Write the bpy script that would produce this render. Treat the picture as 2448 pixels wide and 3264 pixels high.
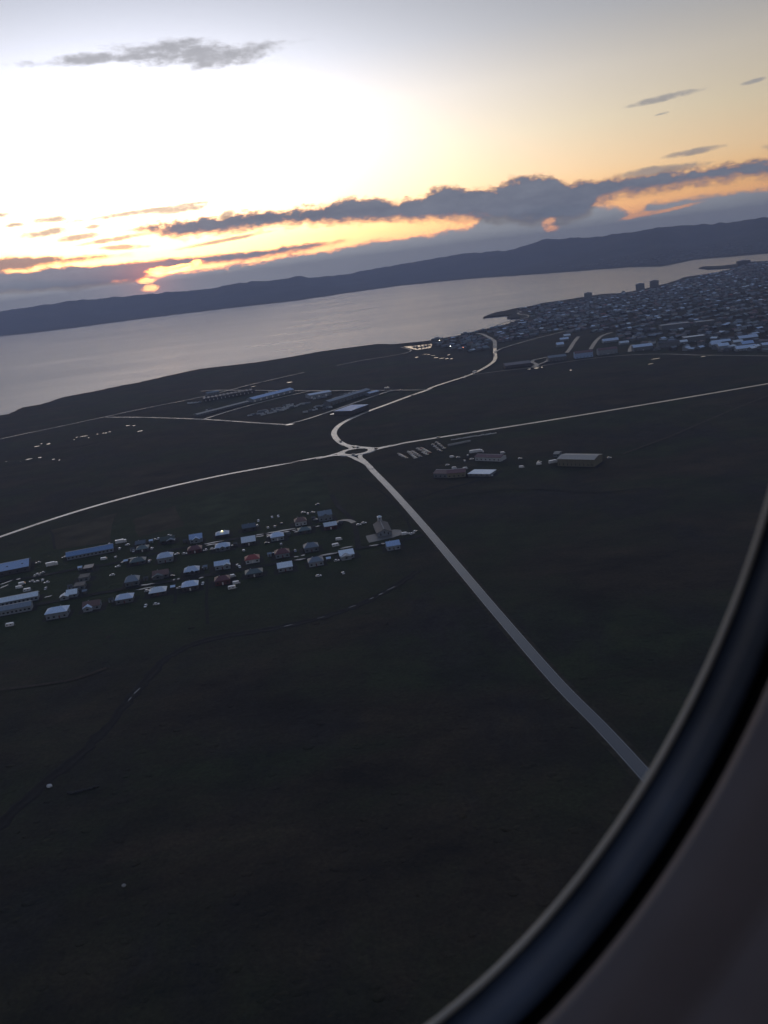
import bpy, bmesh, math, random
import numpy as np
from mathutils import Matrix, Vector
from mathutils.geometry import delaunay_2d_cdt

for o in list(bpy.data.objects):
    bpy.data.objects.remove(o)
random.seed(11)
rng = np.random.default_rng(11)
sc = bpy.context.scene
col = sc.collection
R = math.radians

# ---------------------------------------------------------------- camera
CAM_Z = 210.0                      # the airliner is about 210 m above the bay
PITCH, ROLL = R(15.69), R(7.2)
FPX, CX, CY = 2770.0, 1224.0, 1632.0   # focal length and centre, photograph pixels (2448 x 3264)
_f = Vector((0, math.cos(PITCH), -math.sin(PITCH)))
_r0 = Vector((1, 0, 0)); _u0 = Vector((0, math.sin(PITCH), math.cos(PITCH)))
CR = math.cos(ROLL) * _r0 - math.sin(ROLL) * _u0
CU = math.sin(ROLL) * _r0 + math.cos(ROLL) * _u0
CF = _f
EYE = Vector((0, 0, CAM_Z))
cd = bpy.data.cameras.new('camera')
cam = bpy.data.objects.new('camera', cd); col.objects.link(cam)
cd.sensor_fit = 'VERTICAL'; cd.sensor_height = 4.89; cd.sensor_width = 3.67; cd.lens = 4.15
cd.clip_start = 0.01; cd.clip_end = 90000
cd.dof.use_dof = True; cd.dof.focus_distance = 1200; cd.dof.aperture_fstop = 2.4
m = Matrix((CR, CU, -CF)).transposed().to_4x4(); m.translation = EYE
cam.matrix_world = m
sc.camera = cam

def ray(px, py):
    return (CF + CR * ((px - CX) / FPX) - CU * ((py - CY) / FPX)).normalized()
def azel(px, py):
    d = ray(px, py)
    return math.degrees(math.atan2(d.x, d.y)), math.degrees(math.asin(d.z))

# ---------------------------------------------------------------- world
SUN_AZ, SUN_EL = azel(478, 900)
SUN_EL = max(SUN_EL, 0.6)
world = bpy.data.worlds.new('World'); sc.world = world; world.use_nodes = True
wt = world.node_tree; wt.nodes.clear()

class X:
    """a float socket with arithmetic"""
    def __init__(s, sock): s.s = sock
    @staticmethod
    def m(op, *a, clamp=False):
        n = wt.nodes.new('ShaderNodeMath'); n.operation = op; n.use_clamp = clamp
        for i, v in enumerate(a):
            if isinstance(v, X): wt.links.new(v.s, n.inputs[i])
            else: n.inputs[i].default_value = v
        return X(n.outputs[0])
    def __add__(a, b): return X.m('ADD', a, b)
    __radd__ = __add__
    def __sub__(a, b): return X.m('SUBTRACT', a, b)
    def __rsub__(a, b): return X.m('SUBTRACT', b, a)
    def __mul__(a, b): return X.m('MULTIPLY', a, b)
    __rmul__ = __mul__
    def __truediv__(a, b): return X.m('DIVIDE', a, b)
    def exp(a): return X.m('EXPONENT', a)
    def pow(a, b): return X.m('POWER', a, b)
    def max(a, b): return X.m('MAXIMUM', a, b)
    def min(a, b): return X.m('MINIMUM', a, b)
def sstep(v, lo, hi):
    n = wt.nodes.new('ShaderNodeMapRange'); n.interpolation_type = 'SMOOTHSTEP'
    wt.links.new(v.s, n.inputs['Value'])
    n.inputs['From Min'].default_value = lo; n.inputs['From Max'].default_value = hi
    return X(n.outputs['Result'])
def curve(v, pts, vr):
    """piecewise smooth function of azimuth (degrees)"""
    lo, hi = -60.0, 60.0; v0, v1 = vr
    n = wt.nodes.new('ShaderNodeFloatCurve')
    t = (v - lo) / (hi - lo)
    wt.links.new(t.s, n.inputs['Value'])
    c = n.mapping.curves[0]
    P = sorted([((a - lo) / (hi - lo), (e - v0) / (v1 - v0)) for a, e in pts])
    c.points[0].location = P[0]; c.points[1].location = P[-1]
    for p in P[1:-1]:
        c.points.new(*p)
    for p in c.points: p.handle_type = 'AUTO_CLAMPED'
    n.mapping.extend = 'HORIZONTAL'
    n.mapping.use_clip = False
    n.mapping.update()
    return X(n.outputs['Value']) * (v1 - v0) + v0
def rgb(r, g, b):
    n = wt.nodes.new('ShaderNodeCombineXYZ')
    for i, v in enumerate((r, g, b)):
        if isinstance(v, X): wt.links.new(v.s, n.inputs[i])
        else: n.inputs[i].default_value = v
    return n.outputs[0]

tc = wt.nodes.new('ShaderNodeTexCoord')
nrm = wt.nodes.new('ShaderNodeVectorMath'); nrm.operation = 'NORMALIZE'
wt.links.new(tc.outputs['Generated'], nrm.inputs[0])
sep = wt.nodes.new('ShaderNodeSeparateXYZ'); wt.links.new(nrm.outputs[0], sep.inputs[0])
dx, dy, dz = (X(sep.outputs[i]) for i in range(3))
AZ = X.m('ARCTAN2', dx, dy) * (180 / math.pi)
EL = X.m('ARCSINE', dz) * (180 / math.pi)
ELP = EL.max(0.0)
sd = Vector((math.sin(R(SUN_AZ)) * math.cos(R(SUN_EL)), math.cos(R(SUN_AZ)) * math.cos(R(SUN_EL)), math.sin(R(SUN_EL))))
ANG = X.m('ARCCOSINE', (dx * sd.x + dy * sd.y + dz * sd.z).min(0.99999)) * (180 / math.pi)

def madd_(v, k, c): return X.m('MULTIPLY_ADD', v, k, c)
# clear twilight sky: hue by elevation, brightness by the distance from the sun
ramp = wt.nodes.new('ShaderNodeValToRGB')
wt.links.new((ELP / 90.0).s, ramp.inputs[0])
els = [(0.0, (1, .36, .14)), (2.4, (1, .55, .20)), (4.2, (1, .70, .40)), (6.7, (1, .83, .58)), (9.5, (.99, .88, .74)),
       (12.5, (.78, .77, .79)), (18, (.59, .63, .74)), (30, (.55, .66, .93)), (90, (.37, .51, .90))]
while len(ramp.color_ramp.elements) < len(els): ramp.color_ramp.elements.new(0.5)
for e, (a, c) in zip(ramp.color_ramp.elements, els):
    e.position = a / 90.0; e.color = (*c, 1)
INT = (0.28 + 1.2 * (ANG * (-1 / 15.0)).exp()) * (1.0 + 5.6 * (ELP * (-1 / 5.5)).exp() * (ANG * (-1 / 60.0)).exp())
sc_col = wt.nodes.new('ShaderNodeVectorMath'); sc_col.operation = 'SCALE'
wt.links.new(ramp.outputs['Color'], sc_col.inputs[0]); wt.links.new(INT.s, sc_col.inputs['Scale'])
nish = wt.nodes.new('ShaderNodeTexSky'); nish.sky_type = 'NISHITA'; nish.sun_disc = False
nish.sun_elevation = R(SUN_EL); nish.sun_rotation = R(SUN_AZ); nish.altitude = 200
nish.air_density = 1.0; nish.dust_density = 1.0; nish.ozone_density = 2.0
nsc = wt.nodes.new('ShaderNodeVectorMath'); nsc.operation = 'SCALE'; nsc.inputs['Scale'].default_value = 0.03
wt.links.new(nish.outputs[0], nsc.inputs[0])
clear = wt.nodes.new('ShaderNodeVectorMath'); clear.operation = 'ADD'
wa = madd_(AZ, 1 / 17.0, -SUN_AZ / 17.0); we = madd_(EL, 1 / 6.0, -8.5 / 6.0)
wg = ((wa * wa + we * we) * -1.0).exp()
white = rgb(wg * 0.42, wg * 0.50, wg * 0.7)
ad0 = wt.nodes.new('ShaderNodeVectorMath'); ad0.operation = 'ADD'
wt.links.new(sc_col.outputs[0], ad0.inputs[0]); wt.links.new(white, ad0.inputs[1])
wt.links.new(ad0.outputs[0], clear.inputs[0]); wt.links.new(nsc.outputs[0], clear.inputs[1])

# cloud noise in direction space, stretched along the horizon
def madd(v, k, c):
    return X.m('MULTIPLY_ADD', v, k, c)
def noise(sx, sy, detail, off):
    v = rgb(AZ * sx, EL * sy, off)
    n = wt.nodes.new('ShaderNodeTexNoise'); n.inputs['Scale'].default_value = 1.0
    n.inputs['Detail'].default_value = detail; n.inputs['Roughness'].default_value = 0.58
    wt.links.new(v, n.inputs['Vector'])
    return X(n.outputs['Fac']) - 0.5
K = 2448 / 1659.0
PXD = K / FPX * 180 / math.pi
def pts(l): return [azel(x * K, y * K) for x, y in l]
def vmath(op, a, b):
    n = wt.nodes.new('ShaderNodeVectorMath'); n.operation = op
    wt.links.new(a, n.inputs[0])
    if isinstance(b, X): wt.links.new(b.s, n.inputs['Scale'])
    else: wt.links.new(b, n.inputs[1])
    return n.outputs[0]
def over(sky, mask, r, g, b, pg=1.25, pb=1.6):
    """cloud over sky: light seen through thin cloud turns yellow, then orange"""
    T = 1.0 - mask
    return vmath('ADD', vmath('MULTIPLY', sky, rgb(T, T.pow(pg), T.pow(pb))), vmath('SCALE', rgb(r, g, b), mask))
def blobs(items, warp, soft):
    """union of ragged lens-shaped clouds: centre and half axes in 1/1659ths of the picture width, turned by tilt"""
    best = None
    for cx, cy, rx, ry, tilt in items:
        a, e = azel(cx * K, cy * K); t = R(tilt); kx, ky = 1 / (rx * PXD), 1 / (ry * PXD)
        c, s = math.cos(t), math.sin(t)
        u = madd(AZ, c * kx, madd(EL, s * kx, -(a * c + e * s) * kx)) if tilt else madd(AZ, kx, -a * kx)
        v = madd(EL, c * ky, madd(AZ, -s * ky, -(e * c - a * s) * ky)) if tilt else madd(EL, ky, -e * ky)
        r2 = X.m('MULTIPLY_ADD', u, u, v * v)
        best = r2 if best is None else best.min(r2)
    return sstep(1.0 - (best + warp), -soft, soft)
def background(vec):
    n = wt.nodes.new('ShaderNodeBackground'); n.inputs[1].default_value = 1.0
    wt.links.new(vec, n.inputs[0]); return n.outputs[0]
def mix_shader(fac, a, b):
    n = wt.nodes.new('ShaderNodeMixShader'); wt.links.new(fac.s, n.inputs[0]); wt.links.new(a, n.inputs[1]); wt.links.new(b, n.inputs[2])
    return n.outputs[0]
CL = clear.outputs[0]
# high sky: a few thin grey clouds
h1 = noise(0.50, 1.5, 5, 3.1); h3 = noise(1.7, 3.6, 4, 1.3)
hm = blobs([(330,119,195,7,0),(400,117,115,19,-5),(500,121,80,14,5),(360,104,62,11,3),(190,127,62,9,2),(45,427,18,2.2,0),
            (1440,210,60,5,3),(1640,230,36,6,5),(1420,250,18,2.6,10),(1325,268,15,1.8,2),(1628,175,17,3.2,5)], madd(h1, 3.2, h3 * 2.8), 1.15)
ht = h3 * 0.10
high = background(over(CL, hm * 0.74, 0.30 + ht, 0.31 + ht, 0.345 + ht, 1.03, 1.06))
# low sky: cumulus band, streaks and the bank on the horizon
n1 = noise(0.85, 1.5, 6, 3.1); n2 = noise(0.20, 1.2, 4, 7.7); n3 = noise(1.7, 3.4, 4, 1.3)
n4 = noise(3.4, 9.0, 3, 5.9)
wob = madd(n1, 1.35, n3 * 0.9) + n4 * 0.35
def band(top, bot, soft_t, soft_b, amp):
    t = curve(AZ, pts(top), (-2, 14)); b = curve(AZ, pts(bot), (-2, 14)); w = wob * amp
    return sstep(t - EL + w, -soft_t, soft_t) * sstep(EL - b + w, -soft_b, soft_b)
def upto(x, soft, sign):
    a0 = azel(x * K, 520 * K)[0]
    return sstep(madd(AZ, float(sign), -a0 * sign) + n1 * 1.5, -soft, soft)
bandA = band([(285,488),(330,484),(400,476),(470,470),(520,460),(600,456),(690,446),(740,432),(800,429),(860,436),(910,430),(930,410),(975,402),(1010,413),(1075,407),(1095,389),(1140,380),(1200,387),(1240,397),(1350,384),(1450,371),(1560,357),(1700,348)],
             [(285,499),(350,506),(400,512),(470,505),(560,492),(700,483),(800,477),(900,476),(1000,474),(1060,474),(1130,478),(1200,480),(1260,470),(1300,430),(1400,414),(1480,401),(1580,388),(1700,377)], 0.24, 0.42, 0.72) * upto(285, 1.2, 1)
bandC = band([(-200,600),(0,590),(150,577),(250,571),(330,563),(440,553),(540,545),(640,530),(735,519)],
             [(-200,640),(0,632),(150,624),(300,606),(330,588),(440,571),(540,560),(640,544),(735,524)], 0.12, 0.22, 0.30) * upto(735, 1.0, -1)
bandE = band([(-200,560),(0,559),(80,556),(160,556),(250,549)], [(-200,600),(0,588),(60,582),(110,570),(200,560),(250,552)], 0.14, 0.2, 0.35) * upto(250, 2.0, -1)
topD = curve(AZ, pts([(-300,620),(0,607),(150,606),(300,602),(380,590),(440,584),(480,577),(560,564),(700,543),(770,528),(830,520),(900,512),(960,501),(1015,492),(1030,478),(1045,465),(1130,450),(1200,446),(1280,438),(1296,446),(1340,450),(1375,462),(1390,452),(1410,438),(1500,426),(1600,414),(1700,404)]), (-2, 14))
bankD = sstep(madd(n1, 0.6, topD - EL) + n3 * 0.5 + n4 * 0.2, -0.17, 0.20)
hole = 1.0 - blobs([(1186,480,12,9,20),(1190,492,13,7,0),(1384,464,34,4,6),(1450,452,50,3,6)], madd(n1, 1.6, n3 * 2.4) + n4 * 2.0, 1.0) * 0.75
bankD = bankD * hole; bandA = bandA * hole
low_m = blobs([(310,457,120,4.5,2),(385,452,55,7,0),(110,474,30,5.5,0),(95,503,42,6,3),(28,486,16,3.6,0),(170,512,38,5.5,3),(245,517,60,4.5,3),(265,534,40,4.5,-4),
               (480,520,78,3.6,4),(490,463,15,7,20),(200,490,14,4,0),(1498,328,46,5,2),(1425,367,70,7,0),(-60,470,60,6,0),(1760,300,70,7,0)], madd(n1, 2.4, n3 * 2.0) + n4 * 1.2, 1.0)
glow = (ANG * (-1 / 13.0)).exp()
tex = madd(n2, 0.16, n3 * 0.09)
s0 = over(CL, low_m * 0.80, 0.33 + tex, 0.325 + tex, 0.34 + tex, 1.08, 1.2)
s1 = over(s0, bandE * 0.92, 0.31 + tex, 0.305 + tex, 0.32 + tex)
D0 = madd(glow, 0.46, tex * 0.9)
s2 = over(s1, bankD * 0.995, 0.375 + D0, 0.40 + D0, 0.425 + D0)
A0 = madd(glow, 0.08, tex)
s3 = over(s2, bandA * 0.995, 0.190 + A0, 0.215 + A0, 0.275 + A0)
s4 = over(s3, bandC * 0.99, 0.34 + tex, 0.36 + tex, 0.42 + tex)
# the low sun breaking through slots in the bank
sw = madd(n1, 1.2, n3 * 1.8) + n4 * 2.6
slots = blobs([(325.6,622,16,7,0),(317,607,17,5.5,0),(344.4,584,25,6.5,1),(372,587,32,2.6,1),(423,568.5,12,6.5,8),(402,578,20,2.4,12),(385,574.5,45,2.4,4)], madd(n1, 0.8, n3 * 1.4) + n4 * 2.2, 0.8)
rim = blobs([(600,552,120,2.0,11)], sw, 0.9) * 0.22
halo = (X.m('MULTIPLY', ANG - 0.5, -1 / 1.1)).exp()
s5 = vmath('ADD', s4, rgb(madd(slots, 6.5, halo * 0.62) + rim, madd(slots.pow(1.5), 3.4, halo * 0.08) + rim * 0.5, slots.pow(2.6) * 0.7))
low = background(s5)
isl = X.m('LESS_THAN', EL, 6.4)
sector = X.m('LESS_THAN', EL, 21.0) * X.m('GREATER_THAN', dy, 0.45)
wo = wt.nodes.new('ShaderNodeOutputWorld')
wt.links.new(mix_shader(sector, background(CL), mix_shader(isl, high, low)), wo.inputs[0])
world.cycles.sampling_method = 'MANUAL'; world.cycles.sample_map_resolution = 512

# ---------------------------------------------------------------- sun, exposure
sl = bpy.data.lights.new('sun', 'SUN'); so = bpy.data.objects.new('sun', sl); col.objects.link(so)
sl.energy = 0.02; sl.angle = R(3.0); sl.color = (1.0, 0.62, 0.32)
so.rotation_euler = (-sd).to_track_quat('-Z', 'Y').to_euler()
so.location = (0, 0, 600)
vs = sc.view_settings
vs.view_transform = 'Standard'; vs.look = 'None'; vs.exposure = 0.0; vs.gamma = 1.0; vs.use_curve_mapping = False
sc.cycles.max_bounces = 6; sc.cycles.diffuse_bounces = 2; sc.cycles.glossy_bounces = 2; sc.cycles.volume_bounces = 1
sc.cycles.transparent_max_bounces = 8
sc.cycles.use_denoising = True
sc.cycles.caustics_reflective = False; sc.cycles.caustics_refractive = False

# ================================================================ helpers
LZ = 4.0                            # level of the coastal plain above the sea
def G(px, py, z=LZ):
    """the point of the plain that the photograph shows at a pixel (survey of the layout)"""
    d = ray(px, py); t = (z - CAM_Z) / d.z
    p = EYE + d * t
    return Vector((p.x, p.y, z))
def frame(x0, y0, k):
    return lambda x, y: (x0 + x * k, y0 + y * k)
D_ = frame(0, 0, K)
V0 = frame(0, 1700, .27125); V1 = frame(400, 1680, .2411); V2 = frame(750, 1600, .36166)
IN = frame(600, 1200, .48222); FA = frame(1200, 1350, .48222); T1 = frame(1224, 800, .7378); T2 = frame(1848, 880, .36166)
B1 = frame(1250, 1000, .36166); RB = frame(1000, 1370, .1507); W1 = frame(0, 1300, .3014)

def tag(o, label=None, cat=None, group=None, kind=None):
    if label: o['label'] = label
    if cat: o['category'] = cat
    if group: o['group'] = group
    if kind: o['kind'] = kind
    return o
def link(name, data, parent=None):
    o = bpy.data.objects.new(name, data); col.objects.link(o)
    if parent is not None: o.parent = parent
    return o
def mesh(name, verts, faces, mat=None, smooth=False):
    me = bpy.data.meshes.new(name)
    me.from_pydata([tuple(v) for v in verts], [], faces)
    if mat: me.materials.append(mat)
    if smooth:
        for p in me.polygons: p.use_smooth = True
    me.update()
    return me
def empty(name, loc, rz=0.0):
    o = bpy.data.objects.new(name, None); col.objects.link(o)
    o.location = loc; o.rotation_euler = (0, 0, rz); o.empty_display_size = 1.0
    return o
class MB:
    def __init__(s): s.v = []; s.f = []
    def poly(s, pts):
        b = len(s.v); s.v += [tuple(p) for p in pts]; s.f.append(tuple(range(b, b + len(pts))))
    def box(s, x0, x1, y0, y1, z0, z1):
        b = len(s.v)
        s.v += [(x0,y0,z0),(x1,y0,z0),(x1,y1,z0),(x0,y1,z0),(x0,y0,z1),(x1,y0,z1),(x1,y1,z1),(x0,y1,z1)]
        s.f += [tuple(b + i for i in q) for q in ((3,2,1,0),(4,5,6,7),(0,1,5,4),(1,2,6,5),(2,3,7,6),(3,0,4,7))]
    def solid(s, verts, faces):
        b = len(s.v); s.v += [tuple(v) for v in verts]; s.f += [tuple(b + i for i in q) for q in faces]
    def cyl(s, cx, cy, z0, z1, r0, r1=None, n=10, axis='z'):
        r1 = r0 if r1 is None else r1; b = len(s.v)
        for z, r in ((z0, r0), (z1, r1)):
            for i in range(n):
                a = 2 * math.pi * i / n
                p = (cx + r * math.cos(a), cy + r * math.sin(a), z)
                if axis == 'y': p = (p[0], z, p[1])
                s.v.append(p)
        s.f += [(b+i, b+(i+1) % n, b+n+(i+1) % n, b+n+i) for i in range(n)]
        s.f += [tuple(b+n+i for i in range(n)), tuple(b+i for i in reversed(range(n)))]
    def me(s, name, mat=None): return mesh(name, s.v, s.f, mat)
    def obj(s, name, mat, parent=None):
        return link(name, s.me(name, mat), parent)

# ---------------------------------------------------------------- materials
def mat_new(name):
    m_ = bpy.data.materials.new(name); m_.use_nodes = True
    return m_, m_.node_tree.nodes, m_.node_tree.links, m_.node_tree.nodes['Principled BSDF']
def plain(name, c, rough=0.6, var=0.25, scale=0.6, spec=0.5, metal=0.0, streak=None):
    """a painted or weathered surface: colour broken by noise, roughness too"""
    m_, N, L, b = mat_new(name)
    t = N.new('ShaderNodeTexCoord'); n = N.new('ShaderNodeTexNoise')
    n.inputs['Scale'].default_value = scale; n.inputs['Detail'].default_value = 6
    mp = N.new('ShaderNodeMapping'); L.new(t.outputs['Object'], mp.inputs[0]); L.new(mp.outputs[0], n.inputs['Vector'])
    if streak: mp.inputs['Scale'].default_value = streak
    r = N.new('ShaderNodeValToRGB'); L.new(n.outputs['Fac'], r.inputs[0])
    r.color_ramp.elements[0].position = 0.3; r.color_ramp.elements[1].position = 0.7
    r.color_ramp.elements[0].color = (*[x * (1 - var) for x in c], 1)
    r.color_ramp.elements[1].color = (*[min(1, x * (1 + var)) for x in c], 1)
    oi = N.new('ShaderNodeObjectInfo'); hv = N.new('ShaderNodeHueSaturation')
    mr = N.new('ShaderNodeMapRange'); L.new(oi.outputs['Random'], mr.inputs['Value'])
    mr.inputs['To Min'].default_value = 0.85; mr.inputs['To Max'].default_value = 1.12
    L.new(mr.outputs[0], hv.inputs['Value']); L.new(r.outputs[0], hv.inputs['Color'])
    L.new(hv.outputs[0], b.inputs['Base Color'])
    b.inputs['Roughness'].default_value = rough; b.inputs['Metallic'].default_value = metal
    b.inputs['Specular IOR Level'].default_value = spec
    return m_
def roofing(name, c, rough=0.42):
    """corrugated sheet: ribs running down the slope, streaked"""
    m_ = plain(name, c, rough, 0.16, 0.8, 0.5, streak=(6, 0.4, 0.4))
    N, L = m_.node_tree.nodes, m_.node_tree.links; b = N['Principled BSDF']
    t = N.new('ShaderNodeTexCoord'); w = N.new('ShaderNodeTexWave'); w.wave_type = 'BANDS'; w.bands_direction = 'X'
    w.inputs['Scale'].default_value = 1.6; L.new(t.outputs['Object'], w.inputs['Vector'])
    bp = N.new('ShaderNodeBump'); bp.inputs['Strength'].default_value = 0.35; bp.inputs['Distance'].default_value = 0.05
    L.new(w.outputs['Fac'], bp.inputs['Height']); L.new(bp.outputs[0], b.inputs['Normal'])
    return m_

def ground_mat():
    m_, N, L, b = mat_new('heath')
    g = N.new('ShaderNodeNewGeometry')
    def nz(scale, detail, rough=0.6, stretch=None, dist=0.0):
        n = N.new('ShaderNodeTexNoise'); n.inputs['Scale'].default_value = scale
        n.inputs['Detail'].default_value = detail; n.inputs['Roughness'].default_value = rough
        n.inputs['Distortion'].default_value = dist
        if stretch:
            mp = N.new('ShaderNodeMapping'); mp.inputs['Scale'].default_value = stretch
            mp.inputs['Rotation'].default_value = (0, 0, R(-18))
            L.new(g.outputs['Position'], mp.inputs[0]); L.new(mp.outputs[0], n.inputs['Vector'])
        else: L.new(g.outputs['Position'], n.inputs['Vector'])
        return n.outputs['Fac']
    def ramp_(fac, a, b_, ca, cb):
        r = N.new('ShaderNodeValToRGB'); L.new(fac, r.inputs[0])
        r.color_ramp.elements[0].position = a; r.color_ramp.elements[1].position = b_
        r.color_ramp.elements[0].color = (*ca, 1); r.color_ramp.elements[1].color = (*cb, 1)
        return r.outputs[0]
    def mix(fac, c1, c2):
        n = N.new('ShaderNodeMix'); n.data_type = 'RGBA'
        if isinstance(fac, float): n.inputs['Factor'].default_value = fac
        else: L.new(fac, n.inputs['Factor'])
        L.new(c1, n.inputs['A']); L.new(c2, n.inputs['B'])
        return n.outputs['Result']
    heath = ramp_(nz(0.012, 9, .68, (1, 1.6, 1)), .36, .66, (.016, .015, .012), (.066, .051, .032))
    moss = ramp_(nz(0.03, 8, .65), .35, .7, (.015, .021, .013), (.044, .058, .025))
    lava = ramp_(nz(0.09, 8, .7), .35, .7, (.015, .015, .016), (.042, .040, .036))
    f1 = ramp_(nz(0.0042, 6, .62, (1, 1.9, 1), .6), .44, .60, (0, 0, 0), (1, 1, 1))
    f2 = ramp_(nz(0.0075, 7, .66, (1.5, 1, 1), .3), .50, .64, (0, 0, 0), (1, 1, 1))
    c = mix(f1, heath, moss); c = mix(f2, c, lava)
    # the home fields round the village: sown grass
    at = N.new('ShaderNodeAttribute'); at.attribute_name = 'field'
    grass = ramp_(nz(0.05, 7, .65), .3, .75, (.022, .033, .015), (.046, .062, .024))
    wn = N.new('ShaderNodeMath'); wn.operation = 'MULTIPLY_ADD'
    L.new(nz(0.02, 6), wn.inputs[0]); wn.inputs[1].default_value = 1.6
    ws = N.new('ShaderNodeMath'); ws.operation = 'SUBTRACT'; L.new(at.outputs['Fac'], ws.inputs[0]); ws.inputs[1].default_value = 0.8
    L.new(ws.outputs[0], wn.inputs[2]); wn.use_clamp = True
    fm = N.new('ShaderNodeMath'); fm.operation = 'MULTIPLY'; L.new(wn.outputs[0], fm.inputs[0]); L.new(at.outputs['Fac'], fm.inputs[1])
    c = mix(fm.outputs[0], c, grass)
    fine = ramp_(nz(0.55, 6, .7), .3, .75, (.56, .56, .56), (1.18, 1.18, 1.18))
    mu = N.new('ShaderNodeMix'); mu.data_type = 'RGBA'; mu.blend_type = 'MULTIPLY'; mu.inputs['Factor'].default_value = 1.0
    L.new(c, mu.inputs['A']); L.new(fine, mu.inputs['B'])
    L.new(mu.outputs['Result'], b.inputs['Base Color'])
    b.inputs['Roughness'].default_value = 0.95; b.inputs['Specular IOR Level'].default_value = 0.12
    bp = N.new('ShaderNodeBump'); bp.inputs['Strength'].default_value = 0.9; bp.inputs['Distance'].default_value = 1.6
    L.new(nz(0.11, 9, .7), bp.inputs['Height']); L.new(bp.outputs[0], b.inputs['Normal'])
    return m_
def sea_mat():
    m_, N, L, b = mat_new('sea_water')
    g = N.new('ShaderNodeNewGeometry')
    def nz(scale, detail, st):
        n = N.new('ShaderNodeTexNoise'); n.inputs['Scale'].default_value = scale; n.inputs['Detail'].default_value = detail
        n.inputs['Roughness'].default_value = 0.6
        mp = N.new('ShaderNodeMapping'); mp.inputs['Scale'].default_value = st; mp.inputs['Rotation'].default_value = (0, 0, R(12))
        L.new(g.outputs['Position'], mp.inputs[0]); L.new(mp.outputs[0], n.inputs['Vector']); return n.outputs['Fac']
    b.inputs['Base Color'].default_value = (.060, .120, .200, 1)
    b.inputs['IOR'].default_value = 1.333; b.inputs['Specular IOR Level'].default_value = 1.0
    ro = N.new('ShaderNodeMapRange'); L.new(nz(0.0016, 6, (0.35, 1.5, 1)), ro.inputs['Value'])
    ro.inputs['From Min'].default_value = .3; ro.inputs['From Max'].default_value = .7
    ro.inputs['To Min'].default_value = 0.30; ro.inputs['To Max'].default_value = 0.36
    # choppy on the open side, calmer in the lee of the town
    ro.inputs['To Min'].default_value = -0.03; ro.inputs['To Max'].default_value = 0.03
    sx = N.new('ShaderNodeSeparateXYZ'); L.new(g.outputs['Position'], sx.inputs[0])
    lee = N.new('ShaderNodeMapRange'); L.new(sx.outputs['X'], lee.inputs['Value'])
    lee.inputs['From Min'].default_value = -1000; lee.inputs['From Max'].default_value = 1300
    lee.inputs['To Min'].default_value = 0.34; lee.inputs['To Max'].default_value = 0.16
    rs = N.new('ShaderNodeMath'); rs.operation = 'ADD'; L.new(ro.outputs[0], rs.inputs[0]); L.new(lee.outputs[0], rs.inputs[1])
    L.new(rs.outputs[0], b.inputs['Roughness'])
    b1 = N.new('ShaderNodeBump'); b1.inputs['Strength'].default_value = 1.0; b1.inputs['Distance'].default_value = 1.3
    L.new(nz(0.06, 6, (0.45, 1, 1)), b1.inputs['Height'])
    b2 = N.new('ShaderNodeBump'); b2.inputs['Strength'].default_value = 1.0; b2.inputs['Distance'].default_value = 3.0
    L.new(nz(0.012, 4, (0.4, 1, 1)), b2.inputs['Height']); L.new(b1.outputs[0], b2.inputs['Normal'])
    L.new(b2.outputs[0], b.inputs['Normal'])
    return m_
def wet(name, c, r0, r1, scale=0.05, spec=0.6):
    """damp asphalt: worn and glossy in tracks"""
    m_, N, L, b = mat_new(name)
    g = N.new('ShaderNodeNewGeometry'); n = N.new('ShaderNodeTexNoise'); n.inputs['Scale'].default_value = scale
    n.inputs['Detail'].default_value = 7; L.new(g.outputs['Position'], n.inputs['Vector'])
    mr = N.new('ShaderNodeMapRange'); L.new(n.outputs['Fac'], mr.inputs['Value'])
    mr.inputs['From Min'].default_value = .3; mr.inputs['From Max'].default_value = .7
    mr.inputs['To Min'].default_value = r0; mr.inputs['To Max'].default_value = r1
    L.new(mr.outputs[0], b.inputs['Roughness'])
    r = N.new('ShaderNodeValToRGB'); L.new(n.outputs['Fac'], r.inputs[0])
    r.color_ramp.elements[0].color = (*[x * .75 for x in c], 1); r.color_ramp.elements[1].color = (*[x * 1.3 for x in c], 1)
    L.new(r.outputs[0], b.inputs['Base Color'])
    b.inputs['Specular IOR Level'].default_value = spec
    return m_
M = {}
M['ground'] = ground_mat()
M['sea'] = sea_mat()
M['asphalt'] = wet('damp_asphalt', (.034, .034, .036), .16, .26, spec=.95)
M['lane'] = wet('damp_gravel', (.085, .080, .072), .30, .5)
M['street'] = wet('village_asphalt', (.016, .016, .017), .75, .95, spec=.15)
M['puddle'] = wet('standing_water', (.05, .05, .05), .06, .14, spec=1.0)
M['calm'] = wet('sheltered_water', (.03, .045, .06), .05, .12, spec=.6)
M['paving'] = wet('concrete_paving', (.12, .12, .115), .45, .6)
M['paint'] = plain('road_paint', (.26, .26, .25), .5, .15)
M['verge'] = plain('road_verge', (.045, .040, .028), .95, .35, .3, .1)
M['ditch'] = plain('ditch_bank', (.012, .012, .011), .9, .4, .2, .2)
M['track'] = plain('bare_earth', (.060, .048, .036), .95, .3, .2, .1)
M['hay'] = plain('stubble', (.052, .044, .028), .95, .45, .04, .1)
M['meadow'] = plain('meadow_grass', (.030, .040, .020), .95, .4, .05, .1)
M['yard'] = plain('dark_gravel', (.014, .014, .015), .9, .4, .3, .2)
M['hill'] = plain('hill_slope', (.050, .055, .058), .95, .4, .0025, .1)
M['rock'] = plain('shore_rock', (.022, .022, .023), .8, .4, .2, .3)
M['pale_blue'] = roofing('pale_blue_sheet', (.54, .68, .90))
M['white_roof'] = roofing('white_sheet', (.68, .79, .92), .35)
M['blue'] = roofing('blue_sheet', (.17, .30, .54))
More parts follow.
